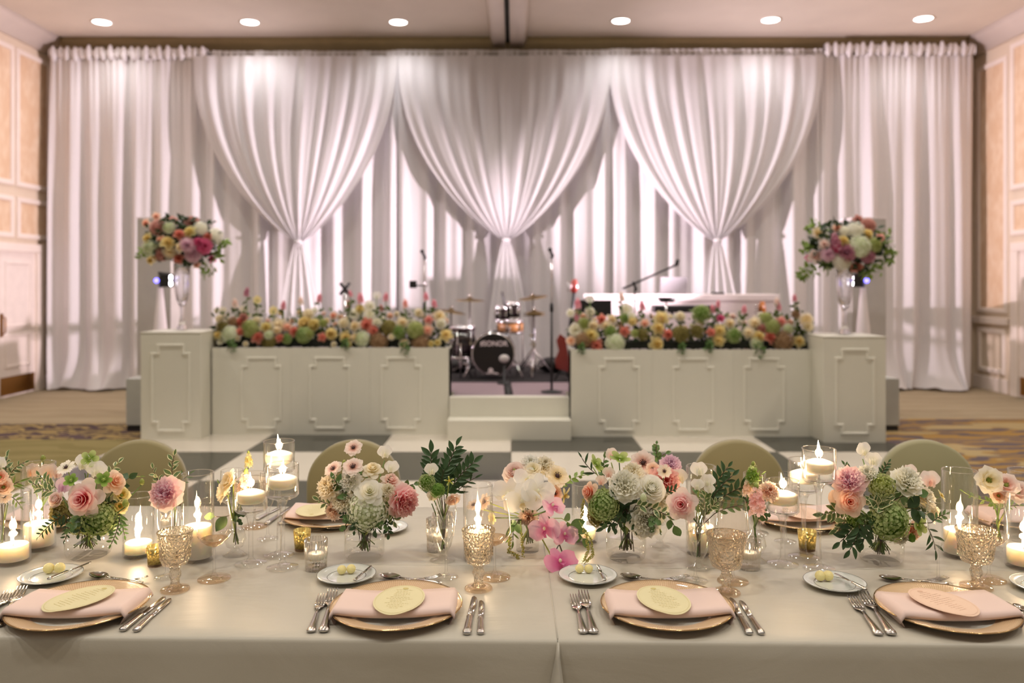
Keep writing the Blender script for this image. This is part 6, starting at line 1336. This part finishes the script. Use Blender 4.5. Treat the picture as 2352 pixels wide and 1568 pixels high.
def row(lb, Y, zb, x0, x1, big, tall, trail):
    base = Vector((fx((x0+x1)/2, Y), Y, zb)); t = thing('flower_row', lb, 'flower arrangement', base, 0, 'long flower rows on the white facades')
    yb_ = YH+(H-zb)*F/Y; L = (fx(x1, Y)-fx(x0, Y))/2
    obj('foam_tray', MB().box(-L+.05, L-.05, -.02, .22, .0, .07), pm('tray_dark', '161a10', .8), t)
    pts = [(x0+(x1-x0)*(k+.5)/14, yb_-22, Y+.10, 22, 22, .1) for k in range(14)]
    leafmass(t, pts, 700, .075, L_bk, 5, base); leafmass(t, pts, 260, .07, L_b2, 6, base)
    for i, (k, c, px, py, r) in enumerate(big): bloom(t, k, c, px, py, r*1.36, Y-(.06 if r > 9 else .09)+.14*max(0, (yb_-py-30)/60), base)
    fr = random.Random(int(x0)); FC = ['creamy', 'white', 'blush', 'hydcream', 'peachpale', 'cream']
    for i in range(38):
        kd = fr.choice(['carnation', 'lisianthus', 'rose']); bloom(t, kd, fr.choice(FC), x0+(x1-x0)*(i+fr.uniform(.1, .9))/38, yb_-fr.uniform(46, 84), fr.uniform(6, 9.5), Y+.16, base)
    leafmass(t, [(x0+(x1-x0)*(k+.5)/16, yb_-58, Y+.2, 20, 24, .06) for k in range(16)], 300, .06, L_b2, 7, base)
    for a, b_, r_ in trail: leafmass(t, [(a, b_-12, Y-.12, r_, r_, .03), (a+r_*.5, b_, Y-.15, r_*.7, r_, .02)], 26, .06, L_md, 3, base, 'trailing_leaves')
    for k, c, px, py, r in tall:
        cc = bloom(t, k, c, px, py, r*1.1, Y+.05, base)
        obj('stem', MB().tube([cc, Vector((cc.x*.99, cc.y, .06))], .005, 5), M_stem, t)
        rr = random.Random(int(px)); g = MB()
        lf = LEAF['pitto']; vv = [v.co.copy() for v in lf.vertices]; ff = [tuple(p.vertices) for p in lf.polygons]
        for j in range(9):
            q = cc.lerp(Vector((cc.x, cc.y, .1)), rr.uniform(.15, .9)); M2 = Matrix.Translation(q) @ orient((rr.uniform(-1, 1), -1, rr.uniform(-.5, 1))).to_matrix().to_4x4() @ Matrix.Rotation(rr.uniform(0, 6), 4, 'Z') @ Matrix.Scale(.06, 4)
            g.add([M2 @ v for v in vv], ff)
        obj('stem_leaves', g, L_b2, t)['kind'] = 'stuff'
a5 = lambda x, y: (480+x/7.84, 640+y/7.84); a6 = lambda x, y: (760+x/7.84, 640+y/7.84)
def conv(f, L_): return [(k, c, *f(x, y), r) for k, c, x, y, r in L_]
bigL = conv(a5, [('rose', 'coralrose', 575, 775, 12), ('rose', 'coralrose', 565, 945, 9), ('rose', 'coralrose', 880, 1050, 13), ('rose', 'coralrose', 1275, 1065, 9), ('rose', 'coralrose', 1535, 945, 11), ('rose', 'coralrose', 2040, 1050, 9), ('hyd', 'chartreuse', 740, 900, 16), ('hyd', 'hydwhite', 370, 1000, 16), ('hyd2', 'tan', 440, 780, 10), ('rose', 'yellow', 150, 1010, 9), ('rose', 'yellowcream', 1030, 870, 12), ('hyd2', 'hydwhite', 1080, 1020, 9), ('hyd2', 'antique', 1080, 1120, 14), ('rose', 'cream', 1260, 830, 14), ('rose', 'peach', 1410, 870, 10), ('ranunculus', 'yellow', 1725, 800, 14), ('ranunculus', 'yellowcream', 1890, 830, 13), ('hyd', 'hydgreen', 1700, 1010, 15), ('hyd2', 'chartreuse', 1810, 1000, 9), ('ranunculus', 'yellow', 2200, 990, 12), ('hyd2', 'chartreuse', 2060, 800, 8), ('carnation', 'creamy', 860, 760, 10), ('carnation', 'creamy', 200, 720, 10), ('carnation', 'cream', 1230, 930, 9), ('bud', 'creamy', 660, 1170, 6) if False else ('carnation', 'creamy', 660, 1170, 6), ('carnation', 'creamy', 520, 1070, 6), ('hyd2', 'hydgreen', 1400, 1080, 10), ('carnation', 'hydcream', 200, 1140, 6), ('rose', 'dusty', 620, 690, 8), ('carnation', 'creamy', 1790, 640, 12), ('rose', 'peach', 2240, 660, 8), ('hyd2', 'antique', 250, 880, 12)])
bigL += conv(a6, [('rose', 'yellow', 20, 1000, 10), ('rose', 'yellow', 260, 1045, 12), ('rose', 'cream', 430, 1060, 11), ('rose', 'coralrose', 640, 825, 13), ('rose', 'coralrose', 770, 930, 11), ('hyd2', 'tan', 870, 1130, 17), ('hyd', 'antique', 1040, 880, 14), ('carnation', 'creamy', 1090, 1045, 7), ('carnation', 'cream', 1320, 1170, 11), ('hyd', 'chartreuse', 1530, 930, 16), ('rose', 'peach', 1740, 925, 12), ('hyd2', 'tan', 1620, 1160, 17), ('rose', 'yellow', 2070, 1010, 13), ('rose', 'coral', 1760, 740, 10), ('lisianthus', 'cream', 1960, 670, 13), ('carnation', 'hydcream', 1980, 810, 11), ('hyd2', 'hydwhite', 560, 1080, 15), ('rose', 'cream', 430, 850, 12), ('carnation', 'creamy', 230, 800, 11), ('carnation', 'hydcream', 830, 790, 10), ('lisianthus', 'white', 700, 640, 14), ('lisianthus', 'white', 420, 640, 12), ('rose', 'yellowcream', 520, 540, 9), ('rose', 'cream', 1290, 790, 13), ('carnation', 'creamy', 1580, 610, 9), ('hyd2', 'hydgreen', 1220, 960, 13), ('carnation', 'yellowcream', 320, 1180, 6), ('carnation', 'yellowcream', 1800, 1170, 7), ('carnation', 'yellowcream', 1920, 1150, 7), ('carnation', 'creamy', 50, 1180, 6), ('lisianthus', 'white', 700, 500, 12)])
tallL = conv(a5, [('stock', 'mauve', 680, 230, 9), ('stock', 'blush', 470, 430, 10), ('stock', 'rosepink', 1340, 470, 9), ('stock', 'blush', 1650, 390, 9), ('stock', 'rosepink', 1990, 340, 9), ('cosmos', 'yellowcream', 870, 380, 10), ('cosmos', 'yellowcream', 1160, 570, 11), ('sweetpea', 'creamy', 250, 570, 9), ('sweetpea', 'creamy', 620, 560, 10)])
tallL += conv(a6, [('stock', 'rosepink', 530, 340, 11), ('sweetpea', 'white', 820, 320, 12), ('stock', 'rosepink', 990, 320, 9), ('stock', 'coral', 1340, 440, 9), ('stock', 'rosepink', 1710, 310, 9), ('stock', 'rosepink', 1860, 440, 9), ('stock', 'dusty', 310, 440, 7), ('stock', 'rosepink', 350, 260, 7), ('stock', 'dusty', 910, 520, 7)])
row('long row of roses and hydrangeas on the facade at the floor tom side', 8.66, .917, 490, 1030, bigL, tallL, [(528, 800, 9), (925, 806, 10), (790, 796, 6)])
b7 = lambda x, y: (1300+x/7.84, 660+y/7.84); b8 = lambda x, y: (1580+x/7.35, 640+y/7.35)
bigR = conv(b7, [('rose', 'yellowcream', 450, 860, 16), ('rose', 'coralrose', 550, 1040, 13), ('rose', 'coralrose', 640, 570, 10), ('lisianthus', 'hydcream', 180, 770, 15), ('hyd2', 'chartreuse', 320, 650, 11), ('hyd2', 'tan', 320, 950, 15), ('carnation', 'cream', 490, 690, 11), ('rose', 'cream', 720, 690, 11), ('rose', 'cream', 830, 570, 11), ('hyd2', 'hydgreen', 800, 800, 12), ('hyd', 'hydwhite', 880, 1000, 18), ('rose', 'coralrose', 1050, 790, 11), ('rose', 'yellow', 1190, 610, 9), ('hyd2', 'chartreuse', 1240, 830, 8), ('rose', 'yellow', 1720, 550, 14), ('rose', 'yellow', 1660, 730, 14), ('rose', 'yellow', 1640, 1020, 16), ('rose', 'coralrose', 1840, 840, 11), ('lisianthus', 'white', 1080, 400, 14), ('lisianthus', 'white', 1180, 520, 9), ('carnation', 'hydcream', 430, 440, 10), ('hyd2', 'antique', 2080, 840, 16), ('hyd2', 'antique', 1380, 850, 11), ('carnation', 'creamy', 2060, 520, 10), ('rose', 'peach', 1420, 640, 9), ('lisianthus', 'peachpale', 90, 960, 10), ('hyd2', 'hydgreen', 1060, 560, 10), ('lisianthus', 'white', 80, 460, 9)])
bigR += conv(b8, [('rose', 'coralrose', 390, 900, 9), ('rose', 'yellow', 535, 870, 13), ('rose', 'yellow', 520, 1040, 13), ('rose', 'cream', 710, 750, 11), ('rose', 'cream', 1130, 745, 13), ('rose', 'cream', 1020, 910, 12), ('rose', 'yellow', 1200, 970, 13), ('rose', 'coralrose', 1395, 985, 13), ('hyd', 'chartreuse', 1320, 680, 12), ('hyd', 'chartreuse', 1420, 820, 15), ('hyd2', 'tan', 1600, 1050, 19), ('rose', 'yellow', 1880, 1055, 12), ('anemone', 'cream', 2000, 690, 13), ('lisianthus', 'creamy', 2030, 810, 11), ('rose', 'dusty', 1260, 840, 10), ('rose', 'coral', 1570, 720, 11), ('hyd2', 'hydgreen', 780, 960, 14), ('hyd2', 'hydwhite', 1160, 1090, 12), ('hyd2', 'antique', 150, 880, 14), ('rose', 'hotpink', 550, 660, 8), ('hyd2', 'hydwhite', 1690, 850, 10), ('hyd2', 'tan', 1820, 600, 8), ('hyd2', 'hydgreen', 230, 600, 17)])
tallR = conv(b7, [('stock', 'rosepink', 210, 280, 11), ('sweetpea', 'white', 430, 230, 11), ('stock', 'rosepink', 190, 540, 9), ('stock', 'rosepink', 1370, 320, 10), ('stock', 'blush', 1000, 160, 10)])
tallR += conv(b8, [('stock', 'rosepink', 420, 500, 9), ('stock', 'rosepink', 510, 420, 8), ('stock', 'rosepink', 950, 510, 9), ('stock', 'blush', 1500, 380, 9), ('stock', 'rosepink', 1530, 460, 9), ('stock', 'rosepink', 1800, 320, 8), ('sweetpea', 'white', 1830, 480, 10)])
row('long row of roses and hydrangeas on the facade at the laptop table', 8.56, .905, 1312, 1868, bigR, tallR, [(1738, 812, 14), (1332, 806, 5), (1562, 806, 6), (1625, 802, 7)])
G_vase = solid_glass('vase_crystal', (.98, .98, .99), 1.45, .12)
def urn(px, Y, zb, pyt, lb):
    c = Vector((fx(px, Y), Y, zb)); h = H-(pyt-YH)*Y/F-zb; r = .085
    t = thing('tall_vase', lb, 'vase', c, 0, 'tall trumpet vases')
    pr = [(.055, h*.02), (.03, h*.10), (.018, h*.22), (.022, h*.33), (.03, h*.38), (.055, h*.46), (.072, h*.60), (.078, h*.8), (r, h)]
    obj('wall', MB().lathe([(0, h*.36)]+pr[4:]+[(a-.006, b_) for a, b_ in pr[:4:-1]]+[(0, h*.43)], 40), G_vase, t)
    obj('stem', MB().lathe([(0, h*.01)]+pr[:5]+[(0, h*.40)], 32), G_vase, t)
    obj('foot', MB().lathe([(0, 0), (.09, 0), (.095, .004), (.06, .016), (0, .018)], 40), G_solid, t)
urn(418, 8.54, PL_Z, 605, 'tall trumpet glass vase on the plinth by the double door side'); urn(1940, 8.38, PR_Z, 610, 'tall trumpet glass vase on the plinth by the chair rail side')
def ball(lb, Y, cx, cy, rx, ry, fl, lv):
    base = P(cx, cy, Y); t = thing('flower_globe', lb, 'flower arrangement', base, 0, 'large flower arrangements in tall vases')
    obj('foam_core', MB().sphere((0, 0, 0), (rx*.62*Y/F, rx*.55*Y/F, ry*.62*Y/F), 16, 10), pm('tray_dark', '161a10', .8), t)
    leafmass(t, [(cx+rx*.6*cos(a*.7), cy+ry*.6*sin(a*.7), Y, rx*.32, ry*.35, .2) for a in range(9)], 520, .085, L_bk, 8, base)
    leafmass(t, [(x, y, Y-.05, r, r*.8, .06) for x, y, r in lv], 22*len(lv), .07, L_lt, 9, base, 'trailing_leaves')
    for k, c, px, py, r in fl:
        d = min(1, math.hypot((px-cx)/rx, (py-cy)/ry)); bloom(t, k, c, px, py, r*1.34, Y-.30*math.sqrt(1-d*d)+.03, base)
g3 = lambda x, y: (300+x/4.75, 470+y/4.75); g4 = lambda x, y: (1820+x/4.75, 470+y/4.75)
ball('large flower globe with hot pink and yellow blooms in the vase nearer the double door', 8.54, 418, 553, 90, 54, conv(g3, [('rose', 'yellow', 410, 410, 15), ('rose', 'yellowcream', 640, 295, 13), ('rose', 'coralrose', 530, 320, 11), ('hyd2', 'dusty', 300, 250, 15), ('hyd2', 'dusty', 340, 540, 13), ('rose', 'coralrose', 520, 585, 11), ('orchid', 'lilac', 0, 0, 0) if False else ('peony', 'lilac', 620, 440, 16), ('peony', 'lilac', 680, 540, 17), ('peony', 'hotpink', 800, 450, 17), ('rose', 'hotpink', 735, 400, 10), ('rose', 'coralrose', 845, 345, 10), ('hyd2', 'hydcream', 920, 350, 16), ('hyd2', 'hydcream', 760, 260, 13), ('rose', 'dusty', 670, 190, 14), ('rose', 'coral', 460, 180, 10), ('rose', 'peach', 280, 125, 8), ('rose', 'peach', 165, 200, 9), ('rose', 'yellow', 185, 370, 12), ('hyd2', 'hydwhite', 225, 470, 16), ('rose', 'cream', 430, 520, 14), ('rose', 'cream', 550, 460, 13), ('rose', 'peach', 330, 380, 11), ('rose', 'hotpink', 890, 590, 8), ('rose', 'yellow', 215, 605, 9), ('rose', 'peach', 720, 650, 8), ('hyd2', 'hydwhite', 420, 250, 12), ('rose', 'cream', 270, 570, 10)]), [(329, 584, 12), (512, 556, 10), (477, 624, 16), (388, 535, 9), (500, 588, 10)])
ball('large flower globe with trailing greenery in the vase nearer the chair rail', 8.38, 1945, 566, 96, 58, conv(g4, [('lisianthus', 'cream', 280, 310, 13), ('rose', 'blush', 250, 560, 16), ('rose', 'blush', 350, 430, 12), ('peony', 'lilac', 390, 540, 15), ('stock', 'mauve', 470, 400, 14), ('rose', 'yellow', 560, 390, 12), ('peony', 'mauve', 590, 520, 18), ('hyd', 'hydwhite', 730, 460, 20), ('hyd2', 'hydcream', 690, 280, 16), ('rose', 'yellow', 820, 320, 13), ('hyd2', 'chartreuse', 895, 440, 14), ('hyd2', 'mauve', 820, 560, 14), ('rose', 'dusty', 715, 165, 10), ('hyd2', 'dusty', 825, 230, 14), ('rose', 'coral', 960, 360, 9), ('rose', 'coralrose', 700, 680, 12), ('hyd2', 'hydcream', 540, 610, 18), ('rose', 'hotpink', 180, 580, 8), ('rose', 'peach', 490, 250, 10), ('rose', 'hotpink', 480, 470, 11), ('hyd2', 'hydcream', 570, 290, 10)]), [(1866, 520, 12), (1850, 572, 10), (1856, 622, 16), (1845, 633, 8), (2008, 612, 18), (2030, 560, 14), (2046, 580, 12), (2030, 540, 12), (2040, 600, 9), (1896, 543, 14), (1900, 606, 14), (1990, 622, 12)])
